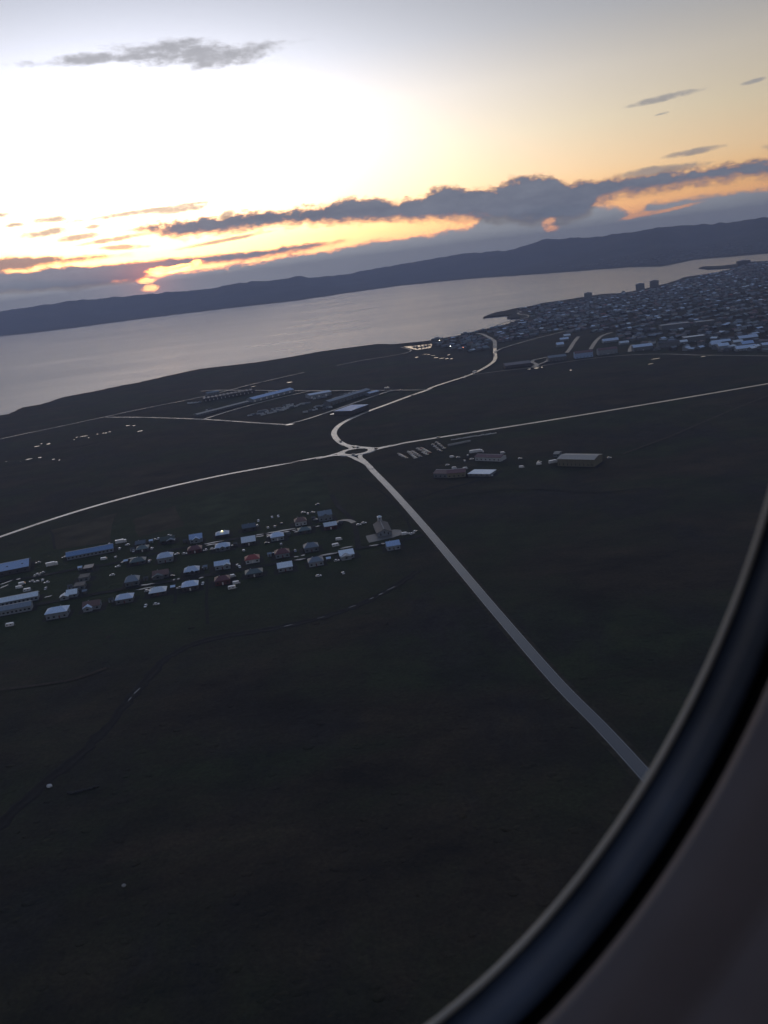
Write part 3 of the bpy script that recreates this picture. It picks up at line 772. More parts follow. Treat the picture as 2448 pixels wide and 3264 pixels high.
def house(px, wpx, k, roof='hip', rm='pale_blue', wm='wall_pale', label='', cat='house', name='house', yaw=None, d=9.5, h=3.0, rise=2.5, wins=None, chim=True, group='houses of the village', win_h=1.2, porch=None):
    p = G(*px); rng_ = (p - EYE).length; w = max(4.0, wpx * k * rng_ / FPX)
    yaw = VYAW if yaw is None else yaw
    c = p + Vector((-math.sin(yaw), math.cos(yaw), 0)) * d / 2
    root = empty(name, c, yaw)
    mw, mr = MB(), MB()
    if roof == 'gable':
        walls(mw, w, d, h, rise); gable(mr, w, d, h, rise)
    elif roof == 'gable_y':
        walls(mw, w, d, h, rise, axis='y'); gable(mr, w, d, h, rise, axis='y')
    elif roof == 'hip':
        walls(mw, w, d, h); hip(mr, w, d, h, rise)
    elif roof == 'flat':
        walls(mw, w, d, h); mr.box(-w/2-.3, w/2+.3, -d/2-.3, d/2+.3, h+.004, h + .35)
    elif roof == 'mono':            # shed roof falling to the front
        a, b = w / 2, d / 2
        mw.solid([(-a,-b,-.3),(a,-b,-.3),(a,b,-.3),(-a,b,-.3),(-a,-b,h),(a,-b,h),(a,b,h+rise),(-a,b,h+rise)], [(0,1,5,4),(1,2,6,5),(2,3,7,6),(3,0,4,7),(3,2,1,0)])
        a += .4; b += .4
        mr.solid([(-a,-b,h-.1),(a,-b,h-.1),(a,b,h+rise+.02),(-a,b,h+rise+.02),(-a,-b,h+.1),(a,-b,h+.1),(a,b,h+rise+.22),(-a,b,h+rise+.22)], [(3,2,1,0),(4,5,6,7),(0,1,5,4),(1,2,6,5),(2,3,7,6),(3,0,4,7)])
    wo_ = mw.obj('wall', M[wm], root); ro_ = mr.obj('roof', M[rm], root)
    if roof == 'hip' and chim:
        mb = MB(); mb.box(-.22, .22, -d/2-.3, -.0, 0, 0)
    if porch:                       # a front wing with its own gable: (offset along the front, width, projection, roof)
        ox, pw, pd, prm = porch
        m1, m2 = MB(), MB(); hh = h * .96
        walls(m1, pw, pd, hh, rise * .55, ox, -d/2 - pd/2 - .005, 'y')
        gable(m2, pw, pd + 3.0, hh, rise * .55, .3, axis='y', cx=ox, cy=-d/2 - pd/2 + 1.0)
        m1.obj('wing_wall', M[wm], root); m2.obj('wing_roof', M[prm], root)
        inst('window', WIN, root, (ox, -d/2 - pd - .03, 1.7), (min(1.6, pw * .4), .10, 1.1))
    n = wins if wins is not None else max(2, int(w / 3.2))
    door_i = n // 2 if n > 2 else -1
    for i in range(n):
        x = -w/2 + w * (i + .5) / n
        if porch and abs(x - porch[0]) < porch[1] / 2 + .4: continue
        if i == door_i:
            inst('door', DOOR[random.choice(('timber', 'wall_red', 'trim'))], root, (x, -d/2 - .03, 1.0), (1.0, .12, 2.1))
        else:
            f_ = inst('window', WIN, root, (x, -d/2 - .03, 1.55), (1.35, .10, win_h))
    for s in (-1, 1):
        inst('window', WIN, root, (s * (w/2 + .03), 0, 1.55), (.10, 1.3, win_h))
    if chim and roof in ('hip', 'gable'):
        inst('chimney', CHM, ro_, (w * random.choice((-.18, .0, .2)), .3, h + rise * .9), (.7, .7, 1.5))
    tag(root, label, cat, group)
    all_houses.append((root, px, label, w, d))
    return root, w
a_, b_ = G(496, 1861), G(1016, 1774)
VYAW = math.atan2(b_.y - a_.y, b_.x - a_.x)
VG = 'houses of the village'
H1 = lambda x, y, w, *a, **k: house(V1(x, y), w, .2411, *a, **k)
H2 = lambda x, y, w, *a, **k: house(V2(x, y), w, .36166, *a, **k)
H0 = lambda x, y, w, *a, **k: house(V0(x, y), w, .27125, *a, **k)
# the rows seen from the left of the village to the right
H0(670, 1003, 225, 'hip', 'pale_blue', 'wall_pale', 'largest pale blue hipped house, foremost at the left end of the village', h=4.4, d=11, rise=2.6)
H0(1080, 903, 180, 'gable', 'brown', 'wall_pale', 'brownish-roofed house with a pale front wing, second from left in front row', d=9, porch=(-2.4, 6.0, 2.2, 'pale_blue'))
H0(1465, 822, 185, 'hip', 'pale_blue', 'wall_grey', 'pale blue hipped house third from the left in the front row', h=3.2)
H1(430, 908, 205, 'hip', 'white_roof', 'wall_dark', 'bright white-roofed house fourth in the front row, behind two wet streaks', h=2.6, rise=2.7)
H1(860, 842, 200, 'hip', 'pale_blue', 'wall_dark', 'pale-roofed house with dark walls, fifth in the front row', h=3.4, rise=2.8)
H1(1290, 765, 190, 'hip', 'maroon', 'wall_red', 'very dark maroon house in the front row beside a white shed', h=3.4, rise=2.3)
H2(170, 662, 145, 'hip', 'teal', 'wall_dark', 'low dark teal hipped house in the front row below the bright red roof', h=2.8, rise=2.2)
H2(445, 612, 125, 'gable', 'white_roof', 'wall_pale', 'two-tone house whose near roof slope is white, in the front row', h=3.2, rise=2.6)
H2(717, 566, 128, 'hip', 'slate', 'wall_pale', 'grey-blue hipped house in the front row, last but one before the lane', h=3.4)
H2(990, 500, 125, 'mono', 'white_roof', 'wall_pale', 'bright white roof strip house with front wing, right end of the front row', h=3.0, rise=1.6, d=8, porch=(-1.0, 7.5, 3.0, 'slate'))
H2(1400, 424, 115, 'gable', 'mid_blue', 'wall_pale', 'lone blue gabled house right of the church square', h=3.6, d=9)
# second row
H0(850, 760, 110, 'gable', 'white_roof', 'wall_pale', 'white-roofed house turned to its neighbour, left of the dark flat roofs', h=3.0, d=8, porch=(-5.0, 6.0, 3.0, 'white_roof'))
H0(935, 665, 110, 'flat', 'dark_roof', 'wall_grey', 'small flat-roofed house with pale edge, nearest of three in a column', h=3.0, d=9)
H0(988, 566, 105, 'flat', 'dark_roof', 'wall_grey', 'small flat-roofed house, middle one of three in a column', h=3.0, d=9)
H0(1040, 452, 95, 'flat', 'mauve', 'wall_dark', 'small flat-roofed house, farthest of three in a column', h=3.0, d=9)
H1(90, 780, 165, 'hip', 'slate', 'wall_grey', 'large slate grey hipped house left of the two wet streaks', h=3.6, rise=3.2, d=11)
H1(470, 678, 195, 'gable', 'brown', 'wall_grey', 'house with red-brown roof between the slate house and the pale house', h=2.6, rise=2.6, porch=(-2.0, 8.0, 2.0, 'teal'))
H1(880, 628, 185, 'hip', 'pale_blue', 'wall_dark', 'pale blue hipped house in the second row, above the pale house with dark walls', h=2.6, rise=2.8, porch=(0.6, 3.2, 1.5, 'pale_blue'))
H1(1285, 560, 188, 'gable', 'pale_blue', 'wall_pale', 'L-shaped pale house whose right wing stands higher, in the second row', h=3.6, rise=2.0, porch=(3.6, 5.0, 1.2, 'white_roof'))
H2(155, 540, 120, 'hip', 'red', 'wall_white', 'bright red-roofed house with white walls in the middle of the village', h=3.0, rise=2.6)
H2(420, 492, 122, 'hip', 'maroon', 'wall_pale', 'maroon-roofed house with pale walls right of the bright red roof', h=3.4, rise=2.8)
H2(676, 440, 122, 'hip', 'slate', 'wall_grey', 'slate blue hipped house facing the long wet street in the second row', h=3.6, rise=2.8)
# third row
H1(165, 497, 190, 'hip', 'teal', 'wall_dark', 'low dark teal house at the left of the third row', h=2.4, rise=2.4)
H1(530, 470, 190, 'hip', 'pale_blue', 'wall_pale', 'big pale blue house with tall walls in the third row, white car at its right', h=4.2, rise=3.0, d=10.5)
H1(920, 345, 172, 'hip', 'maroon', 'wall_red', 'dark red-roofed house in the third row between two pale houses', h=2.8, rise=2.4)
H1(1290, 312, 182, 'hip', 'pale_blue', 'wall_grey', 'pale blue hipped house with a porch just below two wet streaks', h=3.0, rise=2.6, porch=(0, 5.0, 1.4, 'pale_blue'))
H2(122, 383, 118, 'mono', 'white_roof', 'wall_dark', 'house with a single bright white roof slope in the third row', h=3.0, rise=2.2, d=8.5)
H2(375, 342, 112, 'hip', 'pale_blue', 'wall_pale', 'pale blue hipped house right of the single white roof slope', h=3.4, rise=2.8)
H2(615, 277, 110, 'hip', 'teal', 'wall_dark', 'low grey-green hipped house below the brown-roofed house', h=2.4, rise=2.0)
H2(845, 242, 108, 'gable', 'white_roof', 'wall_red', 'house with white roof and dark red front near the gravel lane', h=3.2, rise=2.0)
# back row
H1(225, 328, 145, 'hip', 'teal', 'wall_dark', 'small dark teal house at the left of the back row', h=2.4, rise=2.2)
H1(200, 258, 120, 'gable', 'navy', 'wall_dark', 'very dark small house behind the small teal house', h=2.4, rise=1.8)
H1(560, 215, 175, 'gable', 'green', 'wall_dark', 'dark green-roofed house at the back of the village with a pale front wing', h=2.8, rise=2.2, porch=(3.0, 7.0, 2.2, 'slate'))
H1(938, 207, 158, 'gable', 'mid_blue', 'wall_pale', 'blue-roofed house with a central front gable in the back row', h=3.6, rise=3.0, porch=(.3, 6.0, 1.8, 'pale_blue'))
H1(1285, 133, 165, 'hip', 'pale_blue', 'wall_dark', 'low pale house in the back row with a lit lamp behind it', h=2.2, rise=2.4)
H2(125, 258, 112, 'gable', 'navy', 'wall_dark', 'dark blue-roofed house in the back row, left of the dark yards', h=3.2, rise=2.4)
H2(582, 208, 100, 'hip', 'brown', 'wall_white', 'brown-roofed house with white walls in the back row', h=3.6, rise=2.8)
H2(800, 165, 116, 'gable', 'slate', 'wall_pale', 'tall blue-grey house with a central gable at the right end of the back row', h=5.0, rise=3.0, porch=(0.2, 6.0, 1.2, 'slate'))

# long buildings at the left end
def long_building(a, b, depth, h, rise, rm, wm, label, name='barn', cat='barn', roof='gable', bays=8, doors=False, group=None, skylights=0, win=(1.4, 1.2), zc=1.7):
    p, q = G(*a), G(*b); w = (q - p).length; yaw = math.atan2(q.y - p.y, q.x - p.x)
    n = Vector((-math.sin(yaw), math.cos(yaw), 0)); c = (p + q) / 2 + n * depth / 2
    root = empty(name, c, yaw); mw, mr = MB(), MB()
    if roof == 'gable': walls(mw, w, depth, h, rise); gable(mr, w, depth, h, rise, .5, .2)
    elif roof == 'flat': walls(mw, w, depth, h); mr.box(-w/2-.3, w/2+.3, -depth/2-.3, depth/2+.3, h+.004, h+.4)
    mw.obj('wall', M[wm], root); r_ = mr.obj('roof', M[rm], root)
    for i in range(bays):
        x = -w/2 + w * (i + .5) / bays
        if doors and i % 2 == 0: inst('door', DOOR['trim'] if doors == 'pale' else DOOR['timber'], root, (x, -depth/2 - .05, 1.75), (3.2, .15, 3.5))
        else: inst('window', WIN, root, (x, -depth/2 - .04, min(zc, h - .9)), (win[0], .12, win[1]))
    for i in range(skylights):
        x = -w/2 + w * (i + .6) / skylights; sl_ = math.atan2(rise, depth / 2)
        o = inst('skylight', WIN, r_, (x, -depth * .27, h + rise * .46 + .22), (1.6, 1.2, .12)); o.rotation_euler = (sl_, 0, 0)
    mb = MB(); mb.box(-w/2-.5, w/2+.5, -.25, .25, h + rise + .14, h + rise + .3)
    if roof == 'gable': mb.obj('ridge_cap', M['trim'], r_)
    tag(root, label, cat, group); all_houses.append((root, a, label, w, depth))
    return root
long_building(V0(-330,935), V0(452,782), 9, 3.4, 2.0, 'white_roof', 'wall_pale', 'long white-roofed row building, farther of the two at the left edge', 'row_building', 'building', bays=16)
long_building(V0(-330,1040), V0(372,906), 9, 3.8, 2.0, 'slate', 'wall_pale', 'long row building with pale ridge, nearer of the two at the left edge', 'row_building', 'building', bays=14)
long_building(V0(-380,585), V0(345,440), 24, 4.2, 3.2, 'mid_blue', 'wall_dark', 'large blue-roofed hall with skylights at the left edge', 'industrial_hall', 'hall', bays=8, skylights=4)
long_building(V0(790,320), V0(1335,216), 10, 3.2, 2.6, 'blue', 'wall_pale', 'long narrow deep blue-roofed building behind the village houses', 'row_building', 'building', bays=12)
# storage yards
YG = 'sheds of the storage yards'
def proj3(p):
    d = Vector(p) - EYE; z = d.dot(CF); return CX + FPX * d.dot(CR) / z, CY - FPX * d.dot(CU) / z
def bay_row(a, b, depth, h, n, label):
    p, q = G(*a), G(*b); w = (q - p).length; yaw = math.atan2(q.y - p.y, q.x - p.x)
    nn = Vector((-math.sin(yaw), math.cos(yaw), 0)); root = empty('storage_row', (p + q) / 2 + nn * depth / 2, yaw)
    mb = MB(); walls(mb, w, depth, h); mb.obj('wall', M['wall_dark'], root)
    bw = w / n
    for i in range(n):
        x = -w/2 + bw * (i + .5); mr = MB(); gable(mr, bw * .98, depth, h, 2.2, .2, .2, axis='y', cx=0)
        o = mr.obj('roof', M['mauve'], root); o.location = (x, 0, 0)
        m2 = MB(); a2 = bw * .45
        m2.solid([(-a2,-depth/2-.06,h),(a2,-depth/2-.06,h),(0,-depth/2-.06,h+2.0)], [(0,1,2)]); g_ = m2.obj('gable_wall', M['mauve'], root); g_.location = (x, 0, 0)
        inst('door', DOOR['trim'], root, (x - bw * .28, -depth/2 - .06, 1.6), (bw * .16, .16, 3.2))
    tag(root, label, 'storage building', YG)
bay_row(IN(112,166), IN(442,106), 16, 5, 13, 'long mauve-grey row of gabled storage bays, leftmost in the yards')
long_building(IN(432,170), IN(700,102), 20, 5.0, 3.0, 'mid_blue', 'wall_pale', 'long blue-roofed shed with pale doors in the middle of the yards', 'industrial_shed', 'shed', bays=14, doors='pale', group=YG)
long_building(IN(62,264), IN(402,176), 10, 3.0, 1.2, 'beige', 'wall_grey', 'very long low grey shed along the lane through the yards', 'industrial_shed', 'shed', bays=20, group=YG)
long_building(IN(806,148), IN(948,122), 24, 6.0, 1.5, 'pale_blue', 'wall_pale', 'short pale teal hall behind the parked stock', 'industrial_hall', 'hall', bays=6, doors='pale', group=YG)
long_building(IN(938,194), IN(1205,110), 14, 6.5, 2.0, 'slate', 'wall_grey', 'long blue-grey shed beside the right-hand yard lane', 'industrial_shed', 'shed', bays=12, doors=True, group=YG)
wa_, wb_ = G(*IN(1075,228), z=10), G(*IN(1190,186), z=10)
long_building(proj3((wa_.x, wa_.y, LZ)), proj3((wb_.x, wb_.y, LZ)), 31, 6.0, 0, 'mid_blue', 'wall_dark', 'flat blue-roofed warehouse nearest the curving main road', 'warehouse', 'warehouse', roof='flat', bays=5, group=YG)
long_building(IN(128,126), IN(205,112), 12, 4.0, 2.0, 'slate', 'wall_pale', 'small building at the left corner of the yards beside the coast lane', 'industrial_shed', 'shed', bays=4, group=YG)
long_building(IN(1200,128), IN(1262,112), 12, 4.0, 1.5, 'pale_blue', 'wall_grey', 'small pale shed at the top right corner of the yards', 'industrial_shed', 'shed', bays=3, group=YG)
# farm and hall right of the roundabout
FG = 'buildings right of the roundabout'
long_building(FA(652,246), FA(822,252), 12, 4.2, 1.6, 'maroon', 'wall_white', 'low white-walled building with dark red roof, right of the roundabout', 'farm_building', 'building', bays=6, group=FG)
long_building(FA(380,358), FA(468,360), 14, 4.4, 2.0, 'brown', 'wall_grey', 'grey-walled left part of the pair of old farm sheds', 'farm_shed', 'shed', bays=3, group=FG)
long_building(FA(470,362), FA(588,352), 14, 4.8, 2.0, 'maroon', 'wall_olive', 'olive-walled right part of the pair of old farm sheds', 'farm_shed', 'shed', bays=4, group=FG)
long_building(FA(606,350), FA(750,352), 16, 2.6, 0, 'white_roof', 'wall_grey', 'low flat white-roofed building beside the old farm sheds', 'farm_building', 'building', roof='flat', bays=4, group=FG)
long_building(FA(1198,282), FA(1440,288), 22, 7.2, 1.6, 'beige', 'wall_olive', 'big olive hall with beige roof standing alone on the heath', 'sports_hall', 'hall', bays=9, win=(.5, 2.2), zc=2.0, group=FG)
long_building(FA(1172,222), FA(1206,222), 10, 3.5, .8, 'beige', 'wall_grey', 'small annex at the far left corner of the big olive hall', 'annex', 'shed', bays=2, group=FG)

# church
p = G(*V2(1318, 300)); q = G(*V2(1262, 175)); 
cyaw = math.atan2(q.y - p.y, q.x - p.x) - math.pi / 2
CW, CDp, CH, CRs = 11.5, 27.0, 2.9, 2.9
root = empty('church', p + Vector((-math.sin(cyaw), math.cos(cyaw), 0)) * CDp / 2, cyaw)
mb = MB(); walls(mb, CW, CDp, CH, CRs, axis='y'); mb.obj('wall', M['wall_pale'], root)
mb = MB(); gable(mb, CW, CDp, CH, CRs, .5, .2, axis="y")
cr = mb.obj('roof', M['dark_roof'], root)
mb = MB(); mb.box(-.45, .45, -CDp/2-.5, CDp/2+.5, CH+CRs+.12, CH+CRs+.34); mb.obj('ridge_cap', M['concrete'], cr)
for i in range(5):
    for s in (-1, 1): inst('window', WIN, root, (s * (CW/2 + .04), -CDp/2 + 3 + i * 5.0, 1.5), (.12, 1.0, 1.6))
for x in (-3.0, 0, 3.0): inst('window', WIN, root, (x, -CDp/2 - .04, 3.0 if x == 0 else 1.7), (.9, .12, 1.7))
mb = MB(); mb.box(-1.7, 1.7, CDp/2 + .01, CDp/2 + 3.4, -.3, 8.2); tw = mb.obj('tower', M['wall_white'], root)
mb = MB(); mb.solid([(-2.0,CDp/2-.3,8.204),(2.0,CDp/2-.3,8.204),(2.0,CDp/2+3.7,8.204),(-2.0,CDp/2+3.7,8.204),(0,CDp/2+1.7,9.6)], [(3,2,1,0),(0,1,4),(1,2,4),(2,3,4),(3,0,4)]); mb.obj('spire', M['white_roof'], tw)
inst('louvre', WIN, tw, (0, CDp/2 - .03, 7.0), (1.0, .1, 1.2)) 
tag(root, 'church with dark grey gabled roof and white tower at its far end', 'church')
all_houses.append((root, V2(1318, 300), 'the church', CW, CDp))
sq = [G(*V2(*p)) for p in [(1150,300),(1400,243),(1460,246),(1475,285),(1390,315),(1180,360),(1160,330)]]
me_ = mesh('church_square', [(a.x, a.y, LZ + .10) for a in sq], [tuple(range(len(sq)))], M['paving'])
if me_.polygons[0].normal.z < 0: me_.flip_normals()
struct('church_square', me_, 'pale paved forecourt of the church')

# dark gravel plots round the village houses, and garden sheds
yv = random.Random(31)
for h, hp, hl, w, d in list(all_houses):
    if h.location.y > 900 or h.name.startswith('church'): continue
    a, b = w / 2 + yv.uniform(2.5, 5), d / 2 + yv.uniform(2, 4.5); q = []
    for x0, y0, x1, y1 in ((-a,-b,a,-b),(a,-b,a,b),(a,b,-a,b),(-a,b,-a,-b)):
        for t in (0, .33, .66): q.append(Vector((x0 + (x1 - x0) * t + yv.uniform(-.8, .8), y0 + (y1 - y0) * t + yv.uniform(-.8, .8), .04)))
    me_ = mesh('yard', q, [tuple(range(len(q)))], M['yard'])
    o = struct('yard', me_); o.location = h.location; o.rotation_euler = h.rotation_euler
    if yv.random() < .42 and h.name.startswith('house'):
        sx, sy = yv.choice((-1, 1)) * (w / 2 + 4.5), yv.uniform(2, 6)
        mw, mr = MB(), MB(); walls(mw, 3.2, 4.2, 2.1, .8); gable(mr, 3.2, 4.2, 2.1, .8, .2, .08)
        r_ = empty('garden_shed', h.location + Matrix.Rotation(h.rotation_euler.z, 3, 'Z') @ Vector((sx, sy, 0)), h.rotation_euler.z)
        mw.obj('wall', M[yv.choice(('wall_grey', 'wall_pale', 'wall_dark'))], r_); mr.obj('roof', M[yv.choice(('slate', 'pale_blue', 'dark_roof'))], r_)
        inst('door', DOOR['timber'], r_, (0, -2.14, .95), (.9, .1, 1.8))
        tag(r_, ' '.join(f'small garden shed {"right" if sx > 0 else "left"} of the {hl.split(",")[0].split(" with a ")[0]}'.split()[:16]), 'shed', 'garden sheds of the village')
# ---- village streets, lanes, wet streaks
road('village_street', [(-80,1962),(120,1928),(300,1895),(496,1861),(700,1829),(860,1801),(1016,1775),(1130,1752),(1227,1734),(1318,1714),(1350,1706)], 6.0, 'dark front street of the village joining the straight road', 'street', verge=0)
road('village_street', [(-60,1862),(120,1838),(260,1812),(380,1793),(520,1760),(646,1737),(712,1725),(813,1708),(930,1692),(1039,1675),(1075,1667)], 5.5, 'dark back street of the village', 'street', verge=0)
road('village_lane', [V2(*p) for p in [(850,-60),(900,30),(960,90),(1010,140),(1045,190),(1062,250),(1075,320),(1085,400),(1090,425)]], 4.5, 'dark curving lane between the village and the church', 'street', verge=0)
road('gravel_lane', [V2(*p) for p in [(870,190),(905,178),(960,164),(1010,168),(1045,186)]], 5.0, 'pale gravel lane at the right end of the back street', 'lane', verge=0)
for fr, L_ in ((V1, [((1020,236),(1297,184)),((1060,250),(1245,219)),((172,784),(398,748)),((128,842),(400,794)),((622,707),(660,700)),((680,696),(722,688)),((965,686),(1040,668))]),
               (V2, [((175,297),(255,286)),((165,314),(255,302)),((265,282),(545,234)),((270,298),(315,290)),((420,271),(482,262)),((500,258),(545,250)),((515,270),(560,264)),((705,222),(795,206)),((735,480),(928,446)),((522,518),(622,503)),((515,490),(560,484)),((575,480),(622,470)),((920,416),(1042,392)),((1180,392),(1265,380)),((1285,374),(1325,366))]),
               (V0, [((1420,352),(1475,325)),((1500,305),(1610,288)),((520,762),(618,735)),((390,512),(480,490)),((0,655),(100,606)),((0,610),(150,556)),((190,548),(245,540))])):
    for a, b in L_: streak(fr(*a), fr(*b), 3.0, label='wet kerbside strip glinting along a village street', z=.50)
for a, b in [((60,570),(72,567)),((268,551),(345,534)),((400,527),(440,525)),((548,546),(578,542)),((620,553),(636,551)),((360,412),(425,402)),((428,381),(448,379)),((498,388),(526,374)),((776,338),(792,335)),((802,312),(824,309)),((845,306),(930,293)),((930,317),(945,314)),((1020,280),(1040,276)),((1085,268),(1102,266)),((1112,268),(1130,262)),((1148,256),(1168,251)),((1328,192),(1378,184)),((1400,190),(1432,185)),((1452,252),(1512,238)),((205,569),(230,562))]:
    streak(W1(*a), W1(*b), 5.5, label='small pool glinting on the heath left of the yards', z=.05)
for a, b in [((200,385),(232,382)),((288,357),(298,357)),((310,362),(332,358)),((352,370),(366,367)),((368,390),(405,384)),((422,394),(450,393)),((468,396),(498,394)),((512,397),(535,395)),((488,363),(510,361)),((1190,489),(1222,485)),((1250,481),(1298,476)),((1310,473),(1328,471)),((1565,499),(1585,497))]:
    streak(B1(*a), B1(*b), 18.0, label='bright pool on the plain before the town', z=.05)
for a, b in [((625,735),(710,722)),((1065,712),(1110,706)),((600,778),(650,770))]:
    streak(T2(*a), T2(*b), 9.0, label='pale wet patch below the town edge road', z=.05)
streak((915,1219), (932,1218), 9, label='bright pool between the coast lane and the yards', z=.05)
streak((800,1233), (815,1231), 4, label='small dull pool behind the yards', z=.05)
streak(IN(938,253), IN(985,240), 9, 'yard_apron', 'puddle', 'wet pale apron left of the flat blue-roofed warehouse', z=.06, jitter=.1)
streak(IN(640,324), IN(700,314), 9, 'yard_apron', 'puddle', 'wet corner of the yard lanes', z=.5, jitter=.2)

# ================================================================ vehicles
def prism(prof, y0, y1):
    """side profile (x, z) extruded across y with a slight tumblehome"""
    n = len(prof); v = [(x, y0, z) for x, z in prof] + [(x, y1, z) for x, z in prof]
    f = [tuple(range(n))[::-1], tuple(range(n, 2 * n))] + [(i, (i + 1) % n, n + (i + 1) % n, n + i) for i in range(n)]
    return v, f
def car_parts():
    body = [(-2.1,.32),(2.1,.32),(2.15,.62),(2.0,.80),(.95,.92),(-2.0,.95),(-2.15,.70)]
    cab = [(1.0,.90),(.25,1.42),(-1.35,1.45),(-1.95,.94)]
    roof = [(.28,1.405),(.2,1.47),(-1.3,1.50),(-1.38,1.43)]
    out = {}
    v, f = prism(body, -.88, .88); out['body'] = (v, f)
    v, f = prism(cab, -.76, .76); out['cabin_glass'] = (v, f)
    v, f = prism(roof, -.78, .78); out['roof_panel'] = (v, f)
    w = MB(); w.cyl(0, 0, -.1, .1, .33, n=12, axis='y'); out['wheel'] = (w.v, w.f)
    return out
def van_parts():
    body = [(-2.6,.35),(2.6,.35),(2.65,.85),(2.45,1.15),(1.75,2.0),(1.4,2.2),(-2.55,2.25),(-2.65,1.0)]
    out = {'body': prism(body, -.98, .98)}
    wd = MB(); wd.solid([(1.80,-.86,1.97),(2.44,-.86,1.22),(2.44,.86,1.22),(1.80,.86,1.97),(1.84,-.86,1.99),(2.48,-.86,1.24),(2.48,.86,1.24),(1.84,.86,1.99)], [(3,2,1,0),(4,5,6,7),(0,1,5,4),(1,2,6,5),(2,3,7,6),(3,0,4,7)])
    out['windscreen'] = (wd.v, wd.f)
    w = MB(); w.cyl(0, 0, -.12, .12, .36, n=12, axis='y'); out['wheel'] = (w.v, w.f)
    return out
def caravan_parts():
    body = [(-2.6,.55),(2.5,.55),(2.8,1.1),(2.6,2.35),(2.2,2.6),(-2.3,2.6),(-2.7,2.3),(-2.75,1.0)]
    out = {'body': prism(body, -1.1, 1.1)}
    wd = MB()
    for x in (-1.6, .9): wd.box(x - .5, x + .5, -1.125, -1.1, 1.4, 2.0)
    out['side_window'] = (wd.v[:8], wd.f[:6]); out['side_window2'] = (wd.v[8:], [tuple(i - 8 for i in q) for q in wd.f[6:]])
    w = MB(); w.cyl(0, 0, -.1, .1, .33, n=12, axis='y'); out['wheel'] = (w.v, w.f)
    d = MB(); d.box(2.6, 3.8, -.06, .06, .5, .62); out['drawbar'] = (d.v, d.f)
    return out
def truck_parts():
    out = {'cargo_box': (lambda b: (b.box(-5.0, 2.2, -1.25, 1.25, .9, 3.7), (b.v, b.f))[1])(MB()),
           'cab': prism([(2.35,.5),(4.4,.5),(4.5,1.5),(4.2,3.0),(2.35,3.0)], -1.2, 1.2)}
    wd = MB(); wd.box(4.28, 4.44, -1.05, 1.05, 1.75, 2.6); out['windscreen'] = (wd.v, wd.f)
    w = MB(); w.cyl(0, 0, -.15, .15, .5, n=12, axis='y'); out['wheel'] = (w.v, w.f)
    return out
KINDS = {'car': (car_parts(), [(1.3,-.85),(1.3,.85),(-1.35,-.85),(-1.35,.85)], .33), 'van': (van_parts(), [(1.7,-.9),(1.7,.9),(-1.6,-.9),(-1.6,.9)], .36),
         'caravan': (caravan_parts(), [(-.3,-1.0),(-.3,1.0)], .33), 'truck': (truck_parts(), [(3.4,-1.05),(3.4,1.05),(-3.2,-1.05),(-3.2,1.05)], .5)}
_vm = {}
def vehicle(kind, paint, pos, yaw, label, group, name=None):
    parts, wheels, r_ = KINDS[kind]
    names = {'car': 'car', 'van': 'van', 'caravan': 'caravan', 'truck': 'truck'}
    root = empty(name or names[kind], pos, yaw)
    for pn, (v, f) in parts.items():
        if pn == 'wheel': mat_ = 'tyre'
        elif 'glass' in pn or 'wind' in pn: mat_ = 'glass'
        else: mat_ = paint
        key = (kind, pn, mat_)
        if key not in _vm: _vm[key] = mesh(pn.rstrip('2'), v, f, M[mat_])
        if pn == 'wheel':
            for x, y in wheels:
                o = link('wheel', _vm[key], root); o.location = (x, y, r_)
        else: link(pn.rstrip('2'), _vm[key], root)
    tag(root, label, kind, group)
    return root
COLN = {'car_white': 'white', 'car_silver': 'silver', 'car_dark': 'dark', 'car_red': 'red', 'car_blue': 'blue'}
used_labels = {}
def on_road(px):
    return G(*px)
def side_word(p, h):
    d = p - h.matrix_basis.translation
    loc = Matrix.Rotation(-h.rotation_euler.z, 3, 'Z') @ d
    if abs(loc.x) > abs(loc.y) * 1.1: return 'right of' if loc.x > 0 else 'left of'
    return 'behind' if loc.y > 0 else 'in front of'
def parked(kind, paint, px, yaw, z=LZ):
    p = G(*px)
    # keep clear of the houses
    for _ in range(2):
        for h, hp, hl, w, d in all_houses:
            loc = Matrix.Rotation(-h.rotation_euler.z, 3, 'Z') @ (p - h.location)
            if abs(loc.x) < w / 2 + 2.9 and abs(loc.y) < d / 2 + 2.9:
                if (w / 2 + 3 - abs(loc.x)) < (d / 2 + 3 - abs(loc.y)): loc.x = math.copysign(w / 2 + 3.0, loc.x)
                else: loc.y = math.copysign(d / 2 + 3.0, loc.y)
                p = h.location + Matrix.Rotation(h.rotation_euler.z, 3, 'Z') @ loc; p.z = LZ
    h, hp, hl, w, d = min(all_houses, key=lambda t: (t[0].location - p).length)
    hl = hl.split(',')[0].split(' with a ')[0]
    lab = f'{COLN[paint]} {kind} parked {side_word(p, h)} the {hl}'.replace('the the', 'the')
    lab = ' '.join(lab.split()[:16])
    n = used_labels.get(lab, 0); used_labels[lab] = n + 1
    if n: lab = ' '.join((['second', 'third', 'fourth', 'fifth', 'sixth'][min(n - 1, 4)] + ' ' + lab).split()[:16])
    p.z = z + .02
    return vehicle(kind, paint, p, yaw, lab, 'vehicles parked in the village')
vc = random.Random(5)
def rnd_yaw(): return VYAW + vc.choice((0, math.pi / 2, math.pi, -math.pi / 2)) + vc.uniform(-.15, .15)
